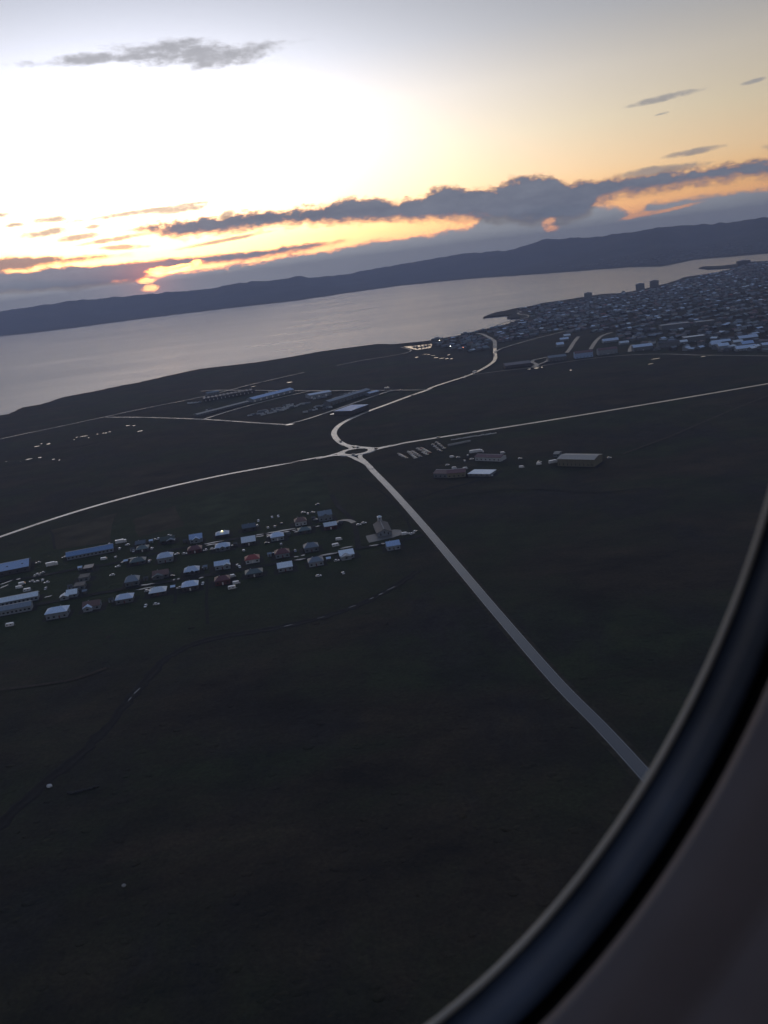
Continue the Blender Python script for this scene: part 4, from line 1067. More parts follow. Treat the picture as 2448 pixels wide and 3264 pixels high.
for fr, L_ in ((V2, [(300,310),(280,368),(405,378),(345,460),(530,438),(735,657),(950,632),(75,434),(205,172),(722,157),(195,212),(290,232),(350,222),(410,196),(725,28),(640,108),(600,98),(685,98),(325,140),(380,132),(895,522)]),
               (V1, [(490,157),(382,178),(435,162),(295,300),(135,320),(682,366),(1015,320),(830,352),(1385,254),(1190,292),(1565,317),(1050,539),(410,1028),(270,1052),(750,808),(985,764),(585,663),(265,467),(30,242),(580,120),(290,852),(1510,535),(1480,512)]),
               (V0, [(1287,136),(1500,142),(1410,186),(1360,287),(1385,397),(1320,498),(757,289),(450,352),(375,572),(430,575),(505,557),(550,585),(430,492),(500,472),(540,657)])):
    for x, y in L_: parked('car', vc.choices(['car_white', 'car_silver', 'car_blue', 'car_dark'], [8, 3, 1, 1])[0], fr(x, y), rnd_yaw())
for fr, L_ in ((V0, [(1430,118,'truck'),(620,385,'truck'),(1225,312,'van'),(262,604,'van'),(230,648,'van'),(322,684,'caravan'),(120,1095,'caravan')]), (V2, [(915,338,'van'),(885,394,'caravan')]), (V1, [(1415,664,'van'),(1470,752,'van'),(1410,822,'caravan')])):
    for x, y, kd in L_: parked(kd, 'car_white', fr(x, y), VYAW + vc.uniform(-.2, .2))
for x, y in [(1135,190),(1090,205)]:
    vehicle('car', 'car_white', G(*V2(x, y)), VYAW, 'white car on the path between the gravel lane and the church' if x > 1100 else 'white car at the end of the gravel lane', 'vehicles parked in the village')
for i, (x, y) in enumerate([(1495,290),(1520,285),(1560,285),(1585,265)]):
    vehicle('car' if i else 'van', 'car_white', G(*V2(x, y), LZ + .12), VYAW + .3 * i, ['white van parked on the church square next to the straight road', 'white car on the right corner of the church square', 'white car between the church square and the straight road', 'white car nearest the straight road beside the church'][i], 'vehicles by the church')
# traffic
for px, kd, pt, yw, lab in [(RB(565,245), 'car', 'car_dark', 2.2, 'dark car on the bend of the main road just above the roundabout'), (RB(935,372), 'car', 'car_silver', .2, 'silver car on the far side of the roundabout'),
        (RB(838,530), 'car', 'car_silver', .1, 'silver car on the near side of the roundabout'), (RB(1318,402), 'car', 'car_dark', .3, 'dark car leaving the roundabout to the right'),
        ((1397,1395), 'car', 'car_dark', .35, 'dark car on the long straight road right of the roundabout'), (IN(1480,127), 'car', 'car_dark', .5, 'dark car on the main road below the yard junction'),
        (B1(730,520), 'truck', 'car_white', .7, 'white truck on the main road approaching the town'), (B1(640,568), 'car', 'car_white', .5, 'white car at the junction with the town edge road'),
        (B1(895,358), 'truck', 'car_white', 1.5, 'white truck on the main road just below the harbour district'), (IN(1408,92), 'car', 'car_white', .1, 'white car on the lane along the back of the yards'),
        (IN(1316,84), 'truck', 'car_silver', .4, 'silver truck at the top corner of the yards')]:
    vehicle(kd, pt, G(*px, LZ + .26), yw, lab, 'traffic on the roads')
# car park right of the roundabout
e_ = (G(*FA(460, 90)) - G(*FA(100, 160))); ey = math.atan2(e_.y, e_.x)
RW = ['single', 'left', 'right', 'left', 'right', 'left', 'right']
for ci, (a, b, n, cn) in enumerate([((148,204),(198,232),6,'first'), ((214,190),(258,230),6,'second'), ((240,188),(290,222),5,'second'), ((274,168),(334,208),6,'third'), ((300,166),(352,196),6,'third'), ((374,142),(424,186),5,'fourth'), ((400,128),(446,166),5,'fourth')]):
    for i in range(n):
        t = i / (n - 1); px = FA(a[0] + (b[0] - a[0]) * t, a[1] + (b[1] - a[1]) * t)
        pt = vc.choices(['car_white', 'car_silver', 'car_dark', 'car_blue', 'car_red'], [4, 5, 2, 1, 1])[0]
        vehicle('car', pt, G(*px), ey + vc.uniform(-.08, .08), f'{COLN[pt]} car {ORD[i]} from the far end, {RW[ci]} row of the {cn} car park block', 'cars in the car park right of the roundabout')
for x, y, kd, lab in [(500,226,'van','white van left of the low white-walled building'),(540,227,'car','white car between the van and the low white-walled building'),(603,213,'car','white car behind the left end of the low white-walled building'),(645,196,'truck','white truck behind the low white-walled building'),(675,192,'truck','second white truck behind the low white-walled building'),(705,190,'car','white car beside the trucks behind the low white-walled building'),(835,199,'van','white van behind the right end of the low white-walled building'),(697,212,'car','white car close behind the low white-walled building'),(630,238,'car','white car at the left end of the low white-walled building'),(583,249,'car','white car in front of the low white-walled building'),(515,300,'van','white van behind the old farm sheds'),(588,302,'van','white van behind the flat white-roofed building'),(470,277,'car','white car behind the old farm sheds'),(960,293,'van','white van on the open ground right of the farm'),(1075,273,'van','white van left of the big olive hall'),(1078,257,'car','white car behind the van left of the big olive hall'),(1172,264,'truck','white truck against the left end of the big olive hall'),(950,234,'car','white car alone on the track towards the big olive hall'),(1540,229,'car','white car right of the big olive hall'),(765,345,'car','white car at the right end of the flat white-roofed building')]:
    vehicle(kd, 'car_white', G(*FA(x, y)), vc.uniform(-.2, .3) + (1.5 if kd == 'car' and x % 2 else 0), lab, 'vehicles about the farm')
# concrete blocks along the road
cb = MB(); cb.solid([(-.9,-.45,-.1),(.9,-.45,-.1),(.9,.45,-.1),(-.9,.45,-.1),(-.8,-.35,.9),(.8,-.35,.9),(.8,.35,.9),(-.8,.35,.9)], [(3,2,1,0),(4,5,6,7),(0,1,5,4),(1,2,6,5),(2,3,7,6),(3,0,4,7)])
cbm = cb.me('concrete_block', M['trim'])
for i in range(26):
    t = i / 25; o = link('concrete_block', cbm); o.location = G(*FA(497 + 291 * t, 110 - 45 * t + vc.uniform(-1.5, 1.5))); o.rotation_euler = (0, 0, vc.uniform(-.4, .9))
    o.scale = (1, 1, vc.uniform(.8, 1.6))
    tag(o, f'{ORD[i]} pale concrete block from the left in the row beside the straight road', 'block', 'row of concrete blocks')
o = MB(); o.box(-14, 14, -1.2, 1.2, 0, 1.6); o.box(-14.1, 14.1, -1.3, 1.3, 1.604, 1.8); o = o.obj('low_wall', M['concrete']); o.location = G(*FA(548, 134)); o.rotation_euler = (0, 0, ey)
tag(o, 'low pale wall below the row of concrete blocks', 'wall')
# stock in the yards: shrink-wrapped pallets and containers in rows
pal = MB(); pal.box(-1.1, 1.1, -1.1, 1.1, 0, .15); pal.solid([(-1,-1,.154),(1,-1,.154),(1,1,.154),(-1,1,.154),(-.9,-.9,1.9),(.9,-.9,1.9),(.9,.9,1.9),(-.9,.9,1.9)], [(3,2,1,0),(4,5,6,7),(0,1,5,4),(1,2,6,5),(2,3,7,6),(3,0,4,7)])
cont = MB(); cont.box(-3, 3, -1.2, 1.2, .1, 2.6)
for k in range(10): cont.box(-2.9 + k * .6, -2.6 + k * .6, -1.24, 1.24, .25, 2.5)
PM = pal.me('pallet_stack', M['wall_white']); CM = {c: cont.me('container', M[c]) for c in ('wall_white', 'wall_grey', 'slate')}
yd = G(*IN(820, 180)) - G(*IN(400, 262)); yyaw = math.atan2(yd.y, yd.x)
rows = [((455,240),(800,178),22),((462,250),(715,200),20),((480,260),(640,222),12),((400,262),(470,246),6),((770,240),(850,218),7),((840,205),(930,190),8),((900,215),(945,205),5),((960,152),(1100,112),14),((985,150),(1080,124),9),((640,196),(690,186),4),((1005,132),(1100,104),9),((1185,120),(1262,101),8),((2,180),(76,174),7),((122,224),(150,215),3),((500,116),(560,101),5),((860,122),(935,108),7),((830,150),(905,140),7)]
ROWN = ['long farthest row of the middle yard', 'second row of the middle yard', 'short third row of the middle yard', 'nearest short row of the middle yard', 'short row right of the middle yard', 'row left of the blue-grey shed', 'short row below the blue-grey shed', 'long row behind the blue-grey shed', 'inner row behind the blue-grey shed', 'few odd pieces behind the middle yard', 'row beyond the blue-grey shed', 'row by the top right corner shed', 'row at the far left of the yards', 'short row left of the long low shed', 'short row behind the blue-roofed shed', 'row behind the short pale teal hall', 'row in front of the short pale teal hall']
for ri_, (a, b, n) in enumerate(rows):
    for i in range(n):
        if vc.random() < .08: continue
        t = (i + vc.uniform(-.25, .25)) / max(1, n - 1); px = IN(a[0] + (b[0] - a[0]) * t, a[1] + (b[1] - a[1]) * t + vc.uniform(-1.5, 1.5))
        big = vc.random() < .35
        o = link('container' if big else 'pallet_stack', CM[vc.choice(list(CM))] if big else PM); o.location = G(*px); o.rotation_euler = (0, 0, yyaw + vc.uniform(-.2, .2))
        if not big: o.scale = (1.6, 1.6, vc.uniform(.7, 1.3))
        where = 'right-hand yard beside the blue-grey shed' if px[0] > 1010 else 'middle yard below the blue-roofed shed'
        tag(o, f'{ORD[i]} from left, {"container" if big else "wrapped stack"} in the {ROWN[ri_]}', 'container' if big else 'stack', f'stock in the {where}')
# lit lamps: one at the back of the village, three floodlights in the harbour district
def lit_lamp(px, h, r_, colr, strength, label):
    lamp = empty('street_lamp', G(*px))
    mb = MB(); mb.cyl(0, 0, 0, h, .1 * r_ / .3, .06 * r_ / .3, 8); mb.obj('post', M['concrete'], lamp)
    mb = MB(); mb.cyl(0, 0, h, h + .12, r_ * 1.6, r_, 10); hd = mb.obj('lamp_head', M['trim'], lamp)
    m_, N_, L__, b__ = mat_new('lamp_glow'); b__.inputs['Emission Color'].default_value = (*colr, 1); b__.inputs['Emission Strength'].default_value = strength; b__.inputs['Base Color'].default_value = (.8, .7, .5, 1)
    mb = MB(); mb.cyl(0, 0, h - r_, h - .005, r_ * .9, r_ * 1.1, 10); mb.obj('bulb', m_, hd)
    tag(lamp, label, 'street lamp')
lit_lamp(V1(1285, 118), 5.0, .30, (1, .80, .32), 30, 'lit yellow lamp behind the low pale house in the back row')
lit_lamp(B1(420, 264), 9.0, .8, (1, .88, .62), 16, 'lit floodlight by the dark hall beside the small harbour')
lit_lamp(B1(515, 318), 9.0, .8, (1, .97, .9), 14, 'brightest white floodlight in the harbour district')
lit_lamp(B1(628, 326), 8.0, .9, (1, .30, .16), 5, 'reddish lamp at the near edge of the harbour district')

# ================================================================ the town
TG = 'houses of the town'
ty = G(*T1(1000, 300)) - G(*T1(600, 380)); TYAW = math.atan2(ty.y, ty.x)
def tower(px, wpx, hpx, k, label, name='apartment_tower', wm='wall_pale'):
    p = G(*px); s = k * (p - EYE).length / FPX; w, h = wpx * s, hpx * s
    root = empty(name, p + Vector((0, w * .45, 0)), TYAW * 0 - .25)
    mb = MB(); walls(mb, w, w * .8, h); mb.obj('wall', M[wm], root)
    mb = MB(); mb.box(-w/2-.3, w/2+.3, -w*.4-.3, w*.4+.3, h+.004, h+.8); mb.box(-w*.2, w*.2, -w*.15, w*.15, h+.804, h+3.2); mb.obj('roof', M['slate'], root)
    fl = max(3, int(h / 3.1)); nb = max(3, int(w / 4))
    for i in range(fl):
        for j in range(nb): inst('window', WIN, root, (-w/2 + w * (j + .5) / nb, -w*.4-.04, 1.6 + (h - 1) * i / fl), (w / nb * .62, .12, 1.5))
    tag(root, label, 'tower'); return root
tower(T2(543, 124), 68, 50, .36166, 'left one of the two tall apartment towers by the shore')
tower(T2(668, 100), 68, 54, .36166, 'right one of the two tall apartment towers by the shore')
tower(T2(82, 186), 64, 34, .36166, 'lone squat tower by the shore left of the pair')
tower(T2(388, 152), 28, 14, .36166, 'small block by the shore between the lone tower and the pair', 'apartment_block')
tower(T1(1562, 62), 46, 18, .7378, 'broad dark block behind the harbour mole at the far right', 'apartment_block', 'wall_dark')
tower(B1(405, 262), 95, 40, .36166, 'dark hall beside the small harbour', 'harbour_hall', 'wall_grey')
tower(B1(650, 196), 70, 22, .36166, 'grey hall on the shore of the harbour district', 'harbour_hall', 'wall_grey')
# larger blocks along the town's near edge, as the photograph shows them
BK = 'blocks along the near edge of the town'
def block(fr, k, x, y, wz, d, h, rise, rm, wm, label, yaw=None, roof='gable', bays=5):
    house(fr(x, y), wz, k, roof, rm, wm, label, 'block', 'apartment_block', yaw=-.05 if yaw is None else yaw, d=d, h=h, rise=rise, wins=bays, chim=False, group=BK)
t2 = lambda *a, **k_: block(T2, .36166, *a, **k_)
t2(40, 718, 150, 16, 9, 3, 'maroon', 'mid_blue', 'blue-walled block with dark red roof at the foot of the second side street')
t2(250, 690, 160, 16, 9, 3, 'maroon', 'wall_pale', 'pale green-grey block with brown-red roof right of the blue-walled block')
t2(560, 655, 160, 16, 7, 4, 'pale_blue', 'wall_grey', 'grey block with a pale blue roof in the middle of the town edge')
t2(790, 625, 170, 16, 8, 3, 'dark_roof', 'wall_grey', 'dim grey block right of the pale blue-roofed block')
t2(275, 585, 130, 14, 4, 4, 'pale_blue', 'wall_pale', 'pale blue zigzag-roofed building at the end of the second side street')
t2(395, 605, 75, 12, 4, 3, 'white_roof', 'wall_pale', 'small white-roofed building right of the zigzag-roofed building')
t2(1018, 580, 165, 16, 10, 1, 'white_roof', 'wall_grey', 'broad grey hall with a bright white roof edge above the town edge', roof='flat')
t2(920, 598, 60, 12, 4, 3, 'white_roof', 'wall_pale', 'small white-roofed house below the broad grey hall')
t2(1205, 625, 80, 14, 5, 4, 'pale_blue', 'wall_pale', 'pale blue house left of a pair near the right end of the town edge')
t2(1272, 645, 84, 14, 6, 4, 'pale_blue', 'wall_pale', 'bright blue-white house, right of a pair near the right end of the town edge')
t2(1250, 598, 150, 12, 4, 3, 'pale_blue', 'wall_grey', 'long pale-roofed building behind the bright pair of houses')
t2(1485, 625, 92, 14, 6, 4, 'mid_blue', 'wall_pale', 'blue-walled house in the bright cluster at the far right')
t2(1470, 655, 160, 12, 4, 4, 'pale_blue', 'wall_pale', 'foremost long pale-roofed house of the cluster at the far right')
t2(1490, 572, 150, 14, 6, 4, 'pale_blue', 'wall_grey', 'big pale-roofed building at the back of the cluster at the far right')
t2(1400, 605, 75, 12, 5, 3, 'white_roof', 'wall_pale', 'white-roofed house at the left of the cluster at the far right')
t2(1640, 632, 50, 12, 5, 3, 'pale_blue', 'wall_pale', 'pale house cut by the right edge of the picture')
t2(850, 465, 230, 24, 10, 1, 'slate', 'wall_grey', 'large dim grey hall in the middle of the town', roof='flat')
t2(1110, 432, 150, 20, 8, 1, 'slate', 'wall_grey', 'dim flat-roofed hall right of the large grey hall', roof='flat')
b1_ = lambda *a, **k_: block(B1, .36166, *a, **k_)
b1_(1110, 470, 220, 30, 5, 3, 'mauve', 'wall_dark', 'dim mauve-roofed low sheds below the green field')
b1_(1460, 415, 150, 18, 7, 3, 'slate', 'wall_grey', 'long dim grey block right of the looping drive')
b1_(1485, 292, 60, 14, 5, 4, 'pale_blue', 'wall_pale', 'bright pale-roofed house beside the first side street')
b1_(1520, 240, 70, 12, 4, 3, 'pale_blue', 'wall_pale', 'pale-roofed house behind the bright one beside the first side street')
b1_(1545, 208, 55, 12, 4, 3, 'white_roof', 'wall_pale', 'farthest of three pale-roofed houses beside the first side street')
# ordinary houses: individuals for the nearest three hundred, the rest as one mass
district_a = [T1(*p) for p in [(215,392),(300,375),(390,352),(470,330),(580,308),(640,296),(700,300),(640,345),(510,405),(470,415),(405,432),(380,440),(300,430),(230,415)]]
district_b = [T1(*p) for p in [(640,290),(632,272),(605,258),(560,252),(640,240),(770,222),(870,208),(960,195),(1100,178),(1220,150),(1310,122),(1420,100),(1500,80),(1560,60),(1700,40),(1700,440),(1100,430),(985,350),(900,360),(790,355),(760,342),(700,355),(560,395),(520,400),(640,345)]]
def stree(): pass
dA = [(p.x, p.y) for p in (G(*q) for q in district_a)]; dB = [(p.x, p.y) for p in (G(*q) for q in district_b)]
field_tri = [(p.x, p.y) for p in (G(*B1(*q)) for q in [(905,330),(1000,305),(1250,230),(1480,180),(1620,200),(1450,300),(1400,390),(1240,400),(1100,430),(930,400)])]
def seg_d(p, C):
    d = 1e9
    for i in range(0, len(C) - 1):
        a, b = C[i], C[i+1]; e = b - a; t = max(0, min(1, (p - a).dot(e) / max(e.length_squared, 1e-6))); d = min(d, (p - a - e * t).length)
    return d
town_roads = [(C_, w_) for C_, w_ in roads_c if max(c.y for c in C_) > 1700]
cand = []
tr = random.Random(21)
for P_, tag_, sx, sy in ((dA, 'A', 18, 20), (dB, 'B', 19, 25)):
    x0, x1 = min(p[0] for p in P_), max(p[0] for p in P_); y0, y1 = min(p[1] for p in P_), max(p[1] for p in P_)
    cxx, cyy = (x0 + x1) / 2, (y0 + y1) / 2; half = max(x1 - x0, y1 - y0)
    ca, sa_ = math.cos(TYAW), math.sin(TYAW)
    for i in range(-int(half / sx), int(half / sx)):
        for j in range(-int(half / sy), int(half / sy)):
            if (j % 3 == 0 and tr.random() < .75) or i % 9 == 0 or tr.random() < .16: continue
            u = i * sx + tr.uniform(-4, 4); v_ = j * sy + tr.uniform(-4, 4) + (6 if j % 3 == 1 else -6)
            p = (cxx + u * ca - v_ * sa_, cyy + u * sa_ + v_ * ca)
            if not inside(p, P_) or inside(p, field_tri) or not inside(p, poly): continue
            cand.append((p, tag_))
big = [(h.location, w) for h, _, l_, w, d in all_houses if h.location.y > 1500]
ok_ = []
for p, t_ in cand:
    v2 = Vector(p)
    if any((Vector((b.x, b.y)) - v2).length < w * .6 + 10 for b, w in big): continue
    if any(seg_d(v2, C_) < w_ / 2 + 9 for C_, w_ in town_roads): continue
    if dist_poly(p, basin) < 12: continue
    ok_.append((p, t_))
# drop what lies beyond the right edge of the picture
def proj(p):
    d = Vector(p) - EYE; z = d.dot(CF); return CX + FPX * d.dot(CR) / z, CY - FPX * d.dot(CU) / z
ok_ = [(p, t_) for p, t_ in ok_ if proj((p[0], p[1], LZ))[0] < 2520]
ok_.sort(key=lambda t: t[0][0] ** 2 + t[0][1] ** 2)
print('town houses', len(ok_))
roofs = ['pale_blue', 'white_roof', 'slate', 'navy', 'mauve', 'brown', 'maroon', 'red', 'teal', 'dark_roof']; rw = [2.4, 1.0, 7, 6, 4, 2, 2, .4, 4, 5]
wallm = ['wall_pale', 'wall_white', 'wall_grey', 'wall_dark']; ww = [2.0, .4, 5, 3]
RN = {'pale_blue': 'pale blue', 'white_roof': 'white', 'slate': 'slate grey', 'navy': 'dark blue', 'mauve': 'mauve grey', 'brown': 'brown', 'maroon': 'maroon', 'red': 'red', 'teal': 'dark teal', 'dark_roof': 'charcoal'}
WN = {'wall_pale': 'pale', 'wall_white': 'white', 'wall_grey': 'grey', 'wall_dark': 'dark'}
SH = {}
def town_shape(shape, mat_r, mat_w):
    k_ = (shape, mat_r, mat_w)
    if k_ not in SH:
        w, d, h, r_ = [(11.5, 8.5, 2.8, 2.2), (13, 9, 4.6, 2.2), (17, 9.5, 3.0, 1.8), (10.5, 9.5, 4.8, 1.0)][shape]
        a, b = MB(), MB()
        if shape in (0, 1, 2): walls(a, w, d, h, r_); gable(b, w, d, h, r_)
        else: walls(a, w, d, h); hip(b, w, d, h, r_ + 1.2)
        SH[k_] = (a.me('wall', M[mat_w]), b.me('roof', M[mat_r]))
    return SH[k_]
rest = {}
landmarks = [('near the small harbour', G(*B1(250, 290))), ('at the head of the little bay', G(*T1(640, 280))), ('along the street climbing from the main road', G(*B1(850, 220))), ('behind the green field', G(*T1(760, 330))),
             ('above the side streets of the town edge', G(*T1(950, 340))), ('around the large dim grey hall', G(*T1(1150, 340))), ('behind the bright cluster at the far right', G(*T1(1500, 370))), ('below the pair of towers', G(*T1(1130, 220))), ('above the broad grey hall', G(*T1(1300, 330))), ('towards the lone squat tower', G(*T1(900, 240)))]
for i, (p, t_) in enumerate(ok_):
    shape = tr.choices((0, 1, 2, 3), (5, 3, 2, 1.5))[0]; rm = tr.choices(roofs, rw)[0]; wm = tr.choices(wallm, ww)[0]
    yaw = TYAW + tr.uniform(-.12, .12) + (math.pi / 2 if tr.random() < .3 else 0)
    if i < 300:
        root = empty('town_house', (p[0], p[1], LZ), yaw); a, b = town_shape(shape, rm, wm)
        link('wall', a, root); link('roof', b, root)
        lm = min(landmarks, key=lambda l: (l[1] - Vector((p[0], p[1], LZ))).length)[0]
        size = ['small', 'two-storey', 'long', 'square'][shape]
        tag(root, f'{size} {RN[rm]}-roofed house with {WN[wm]} walls {lm}', 'house', TG)
    else:
        rest.setdefault((rm, wm), []).append((p, yaw, shape))
names_m = []
mv, mf, mi, mats = [], [], [], []
for (rm, wm), L_ in rest.items():
    for nm in (wm, rm):
        if nm not in mats: mats.append(nm)
    for p, yaw, shape in L_:
        for me_, nm in zip(town_shape(shape, rm, wm), (wm, rm)):
            b = len(mv); c, s = math.cos(yaw), math.sin(yaw)
            mv += [(p[0] + v.co.x * c - v.co.y * s, p[1] + v.co.x * s + v.co.y * c, LZ + v.co.z) for v in me_.vertices]
            for q in me_.polygons: mf.append(tuple(b + k_ for k_ in q.vertices)); mi.append(mats.index(nm))
if mv:
    me_ = mesh('distant_houses', mv, mf)
    for nm in mats: me_.materials.append(M[nm])
    me_.polygons.foreach_set('material_index', mi)
    o = link('distant_houses', me_); o['kind'] = 'stuff'; o['label'] = 'mass of small far houses filling the town up to the shore'
# far settlement across the bay
fv, ff = [], []
fr_ = random.Random(4); nfar = 0
bvh_h = None
from mathutils.bvhtree import BVHTree
bvh_h = BVHTree.FromPolygons(hv_, hf_)
for _ in range(300):
    px = fr_.triangular(1750, 2500, 2450); base = np.interp(px, [x * K for x, y in sh], [y * K for x, y in sh])
    py = base - 6 - abs(fr_.gauss(0, 16)) * (.4 if px < 1850 else 1)
    d = ray(px, py); hit, nn, ii, dd = bvh_h.ray_cast(EYE, d)
    if hit is None or hit.z > 70: continue
    w = fr_.uniform(9, 26); dpt = fr_.uniform(8, 14); h = fr_.uniform(4, 8); mb = MB(); mb.box(-w/2, w/2, -dpt/2, dpt/2, -4, h)
    b = len(fv); fv += [(v[0] + hit.x, v[1] + hit.y, v[2] + hit.z) for v in mb.v]; ff += [tuple(b + k_ for k_ in q) for q in mb.f]
o = link('distant_settlement', mesh('distant_settlement', fv, ff, M['wall_grey'])); o['kind'] = 'stuff'; o['label'] = 'speckle of far buildings on the plain across the bay'
# small harbour: sheltered water, jetties and boats
me_ = mesh('harbour_water', [(p[0], p[1], .12) for p in basin], [tuple(range(len(basin)))], M['calm'])
if me_.polygons[0].normal.z < 0: me_.flip_normals()
struct('harbour_water', me_, 'calm bright water inside the small harbour')
hp = [G(*B1(*q)) for q in [(185,274),(215,270),(248,266),(280,261),(312,257)]]
for i, p in enumerate(hp):
    mb = MB(); mb.box(-1.0, 1.0, -10, 10, 1.0, 1.4)
    for y in (-8, 0, 8): mb.box(-.8, -.5, y - .2, y + .2, -1, 1.0); mb.box(.5, .8, y - .2, y + .2, -1, 1.0)
    o = mb.obj('jetty', M['timber']); o.location = (p.x, p.y, 0); o.rotation_euler = (0, 0, .2 * (i - 2))
    tag(o, ['leftmost', 'second', 'middle', 'fourth', 'rightmost'][i] + ' short dark jetty in the small harbour', 'jetty', 'jetties in the small harbour')
for i, q in enumerate([(200,281),(226,286),(262,282),(292,276),(318,270)]):
    p = G(*B1(*q)); root = empty('fishing_boat', (p.x, p.y, 0), .3 * (i % 4))
    mb = MB(); prof = [(-6, 1.4), (-5.5, 2.0), (2, 2.2), (6.5, 1.2)]
    mb.solid([(-6,-1.6,1.5),(2,-2.0,1.5),(6.8,0,2.2),(2,2.0,1.5),(-6,1.6,1.5),(-5.4,-1.0,-.4),(2,-1.2,-.4),(5.4,0,-.2),(2,1.2,-.4),(-5.4,1.0,-.4)], [(0,1,2,3,4),(0,5,6,1),(1,6,7,2),(2,7,8,3),(3,8,9,4),(4,9,5,0),(5,9,8,7,6)])
    mb.obj('hull', M['wall_dark' if i % 2 else 'wall_grey'], root)
    mb = MB(); mb.box(-3.5, -.5, -1.1, 1.1, 1.504, 3.6); mb.obj('wheelhouse', M['wall_white' if i % 3 == 0 else 'wall_dark'], root)
    mb = MB(); mb.cyl(.6, 0, 1.5, 7.5, .1, .06, 6); mb.obj('mast', M['timber'], root)
    tag(root, f'{ORD[i]} small fishing boat from the left in the little harbour', 'boat', 'boats in the small harbour')

# ================================================================ loose cover on the heath
hs = random.Random(9); hv2, hf2 = [], []
for _ in range(800):
    px, py = hs.uniform(-100, 2300), hs.uniform(1950, 3300)
    p = G(px, py)
    if any(seg_d(Vector((p.x, p.y)), C_[::6] + [C_[-1]]) < 9 for C_, w_ in roads_c[1:2]) or seg_d(Vector((p.x, p.y)), C[::5]) < 7 : continue
    r_ = hs.uniform(.8, 2.4); b = len(hv2); n = 6
    for k_, (rr_, zz) in enumerate(((1, -.1), (.75, .45), (.3, .62))):
        for i in range(n):
            a = 2 * math.pi * i / n + k_ * .4; q = r_ * rr_ * hs.uniform(.75, 1.25); hv2.append((p.x + q * math.cos(a) * 1.3, p.y + q * math.sin(a), LZ + zz * r_ * .16))
    for k_ in range(2):
        for i in range(n): j = (i + 1) % n; hf2.append((b + k_*n+i, b + k_*n+j, b + (k_+1)*n+j, b + (k_+1)*n+i))
    hf2.append(tuple(b + 2*n + i for i in range(n)))
o = link('heath_hummocks', mesh('heath_hummocks', hv2, hf2, M['ground'], True)); o['kind'] = 'stuff'; o['label'] = 'low hummocks and tussocks scattered over the near heath'
# a lone pale boulder and a broken wall on the near heath
def boulder(px, r_, mat_, label):
    p = G(*px); bm = bmesh.new(); bmesh.ops.create_icosphere(bm, subdivisions=2, radius=r_)
    for v in bm.verts: v.co = v.co * (1 + .22 * fbm2(v.co.x * 1.3 + 9, v.co.y * 1.3 + v.co.z, 3)); v.co.z *= .7
    me_ = bpy.data.meshes.new('boulder'); bm.to_mesh(me_); bm.free(); me_.materials.append(M[mat_])
    o = link('boulder', me_); o.location = p + Vector((0, 0, r_ * .4)); tag(o, label, 'boulder'); return o
boulder((158, 2508), 1.2, 'wall_white', 'pale boulder alone on the dark heath at the lower left')
boulder((395, 2825), .8, 'concrete', 'small pale stone on the near heath')
for i in range(13):
    t = i / 12; px = (220 + 92 * t, 2531 - 22 * t + hs.uniform(-2.5, 2.5))
    o = boulder(px, hs.uniform(.5, 1.0), 'rock', f'{ORD[i]} dark stone from the left in the tumbled wall on the near heath'); o['group'] = 'stones of the tumbled wall'
    o.name = 'wall_stone'

# ================================================================ aircraft window
def W(px, py, dist):
    """point of the cabin wall: on the ray of a pixel, dist metres along the camera axis (survey of the frame)"""
    return EYE + (CF + CR * ((px - CX) / FPX) - CU * ((py - CY) / FPX)) * dist
EC, EA, EB, ET, EN = (791.0, 1033.8), 1748.5, 2624.2, 0.2088, 1.91
def oval(s, dist, n=160):
    out = []
    for i in range(n):
        t = 2 * math.pi * i / n; c, q = math.cos(t), math.sin(t)
        u, v = EA * s * math.copysign(abs(c) ** (2 / EN), c), EB * s * math.copysign(abs(q) ** (2 / EN), q)
        out.append(W(EC[0] + u * math.cos(ET) - v * math.sin(ET), EC[1] + u * math.sin(ET) + v * math.cos(ET), dist))
    return out
win_root = empty('aircraft_window', W(EC[0], EC[1], .215))
def loft(name, loops, mat_):
    v, f = [], []; n = 160
    for s, d in loops: v += [p - win_root.location for p in oval(s, d, n)]
    for k_ in range(len(loops) - 1):
        for i in range(n): j = (i + 1) % n; f.append((k_*n+i, k_*n+j, (k_+1)*n+j, (k_+1)*n+i))
    return link(name, mesh(name, v, f, mat_, True), win_root)
def cabin(name, c, rough, var=.12, scale=30):
    return plain(name, c, rough, var, scale, .35)
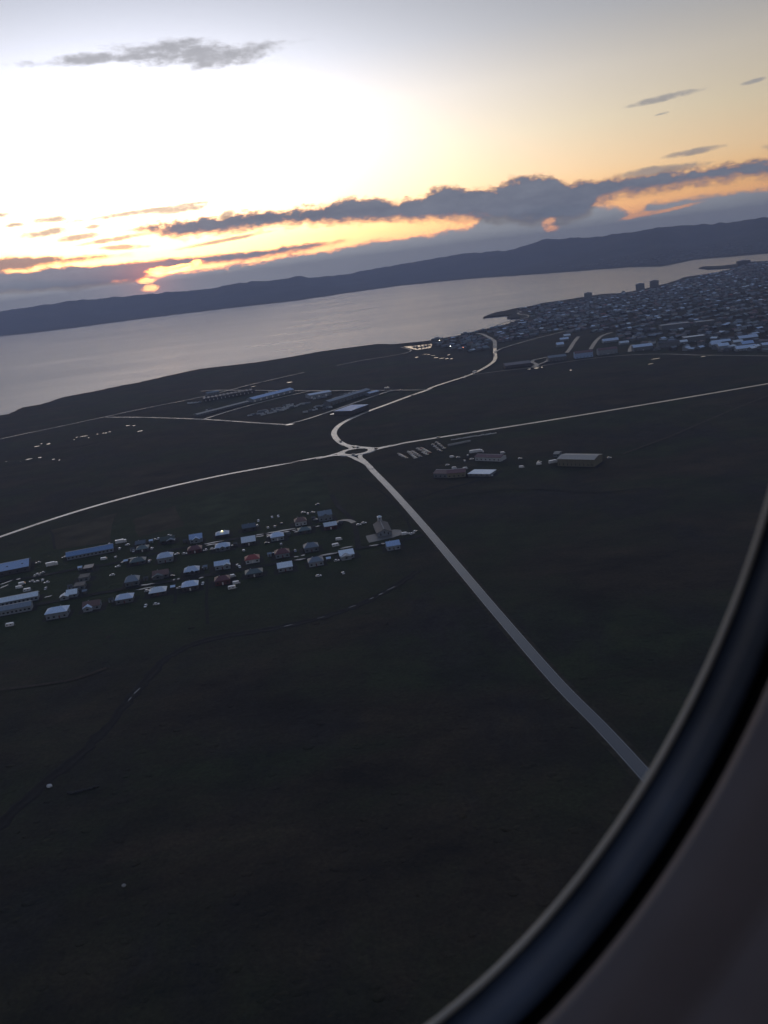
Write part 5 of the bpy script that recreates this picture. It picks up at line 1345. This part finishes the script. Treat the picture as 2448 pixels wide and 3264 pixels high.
loft('gasket', [(.9935, .2155), (.994, .2135), (1.0, .2125), (1.0055, .2130), (1.0065, .2150)], cabin('gasket_rubber', (.42, .39, .33), .6))
loft('bezel', [(1.0065, .2150), (1.016, .2130), (1.030, .2100), (1.05, .2060), (1.072, .2035), (1.084, .2038)], cabin('bezel_plastic', (.045, .058, .085), .5, .6, 18))
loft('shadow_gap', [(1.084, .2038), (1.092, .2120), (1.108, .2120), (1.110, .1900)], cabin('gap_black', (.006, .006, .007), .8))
loft('cabin_panel', [(1.110, .1900), (1.112, .1850), (1.118, .1815), (1.128, .1800), (1.19, .1790), (1.27, .1785), (1.29, .1800), (1.31, .1785), (1.42, .1775), (1.60, .1760), (1.62, .1770), (1.62, .1950)], cabin('panel_plastic_shaded', (.112, .100, .108), .55, .06, 60))  # light grey panel coloured dark to stand for the unlit cabin, not built
m_, N_, L__, b__ = mat_new('acrylic'); N_.remove(b__)
tb = N_.new('ShaderNodeBsdfTransparent'); tb.inputs[0].default_value = (.94, .945, .95, 1); L__.new(tb.outputs[0], N_['Material Output'].inputs['Surface'])
ov = [p - win_root.location for p in oval(1.002, .2160)]
link('pane', mesh('pane', ov, [tuple(range(160))], m_), win_root)
tag(win_root, 'aircraft cabin window with grey gasket, dark bezel and cabin wall panel at lower right', 'aircraft window')

# ================================================================ air
hz = MB(); hz.box(-16200, 16200, -5600, 16400, -6, 420)
haze = hz.obj('haze', None); haze['kind'] = 'stuff'; haze['label'] = 'thin blue evening haze over the bay'
m_ = bpy.data.materials.new('haze_air'); m_.use_nodes = True; N_ = m_.node_tree.nodes; N_.clear()
pvn = N_.new('ShaderNodeVolumePrincipled'); pvn.inputs['Color'].default_value = (.62, .72, 1.0, 1); pvn.inputs['Density'].default_value = 1.0e-4; pvn.inputs['Anisotropy'].default_value = 0.15
oo = N_.new('ShaderNodeOutputMaterial'); m_.node_tree.links.new(pvn.outputs[0], oo.inputs['Volume'])
haze.data.materials.clear(); haze.data.materials.append(m_)
m_.cycles.homogeneous_volume = True
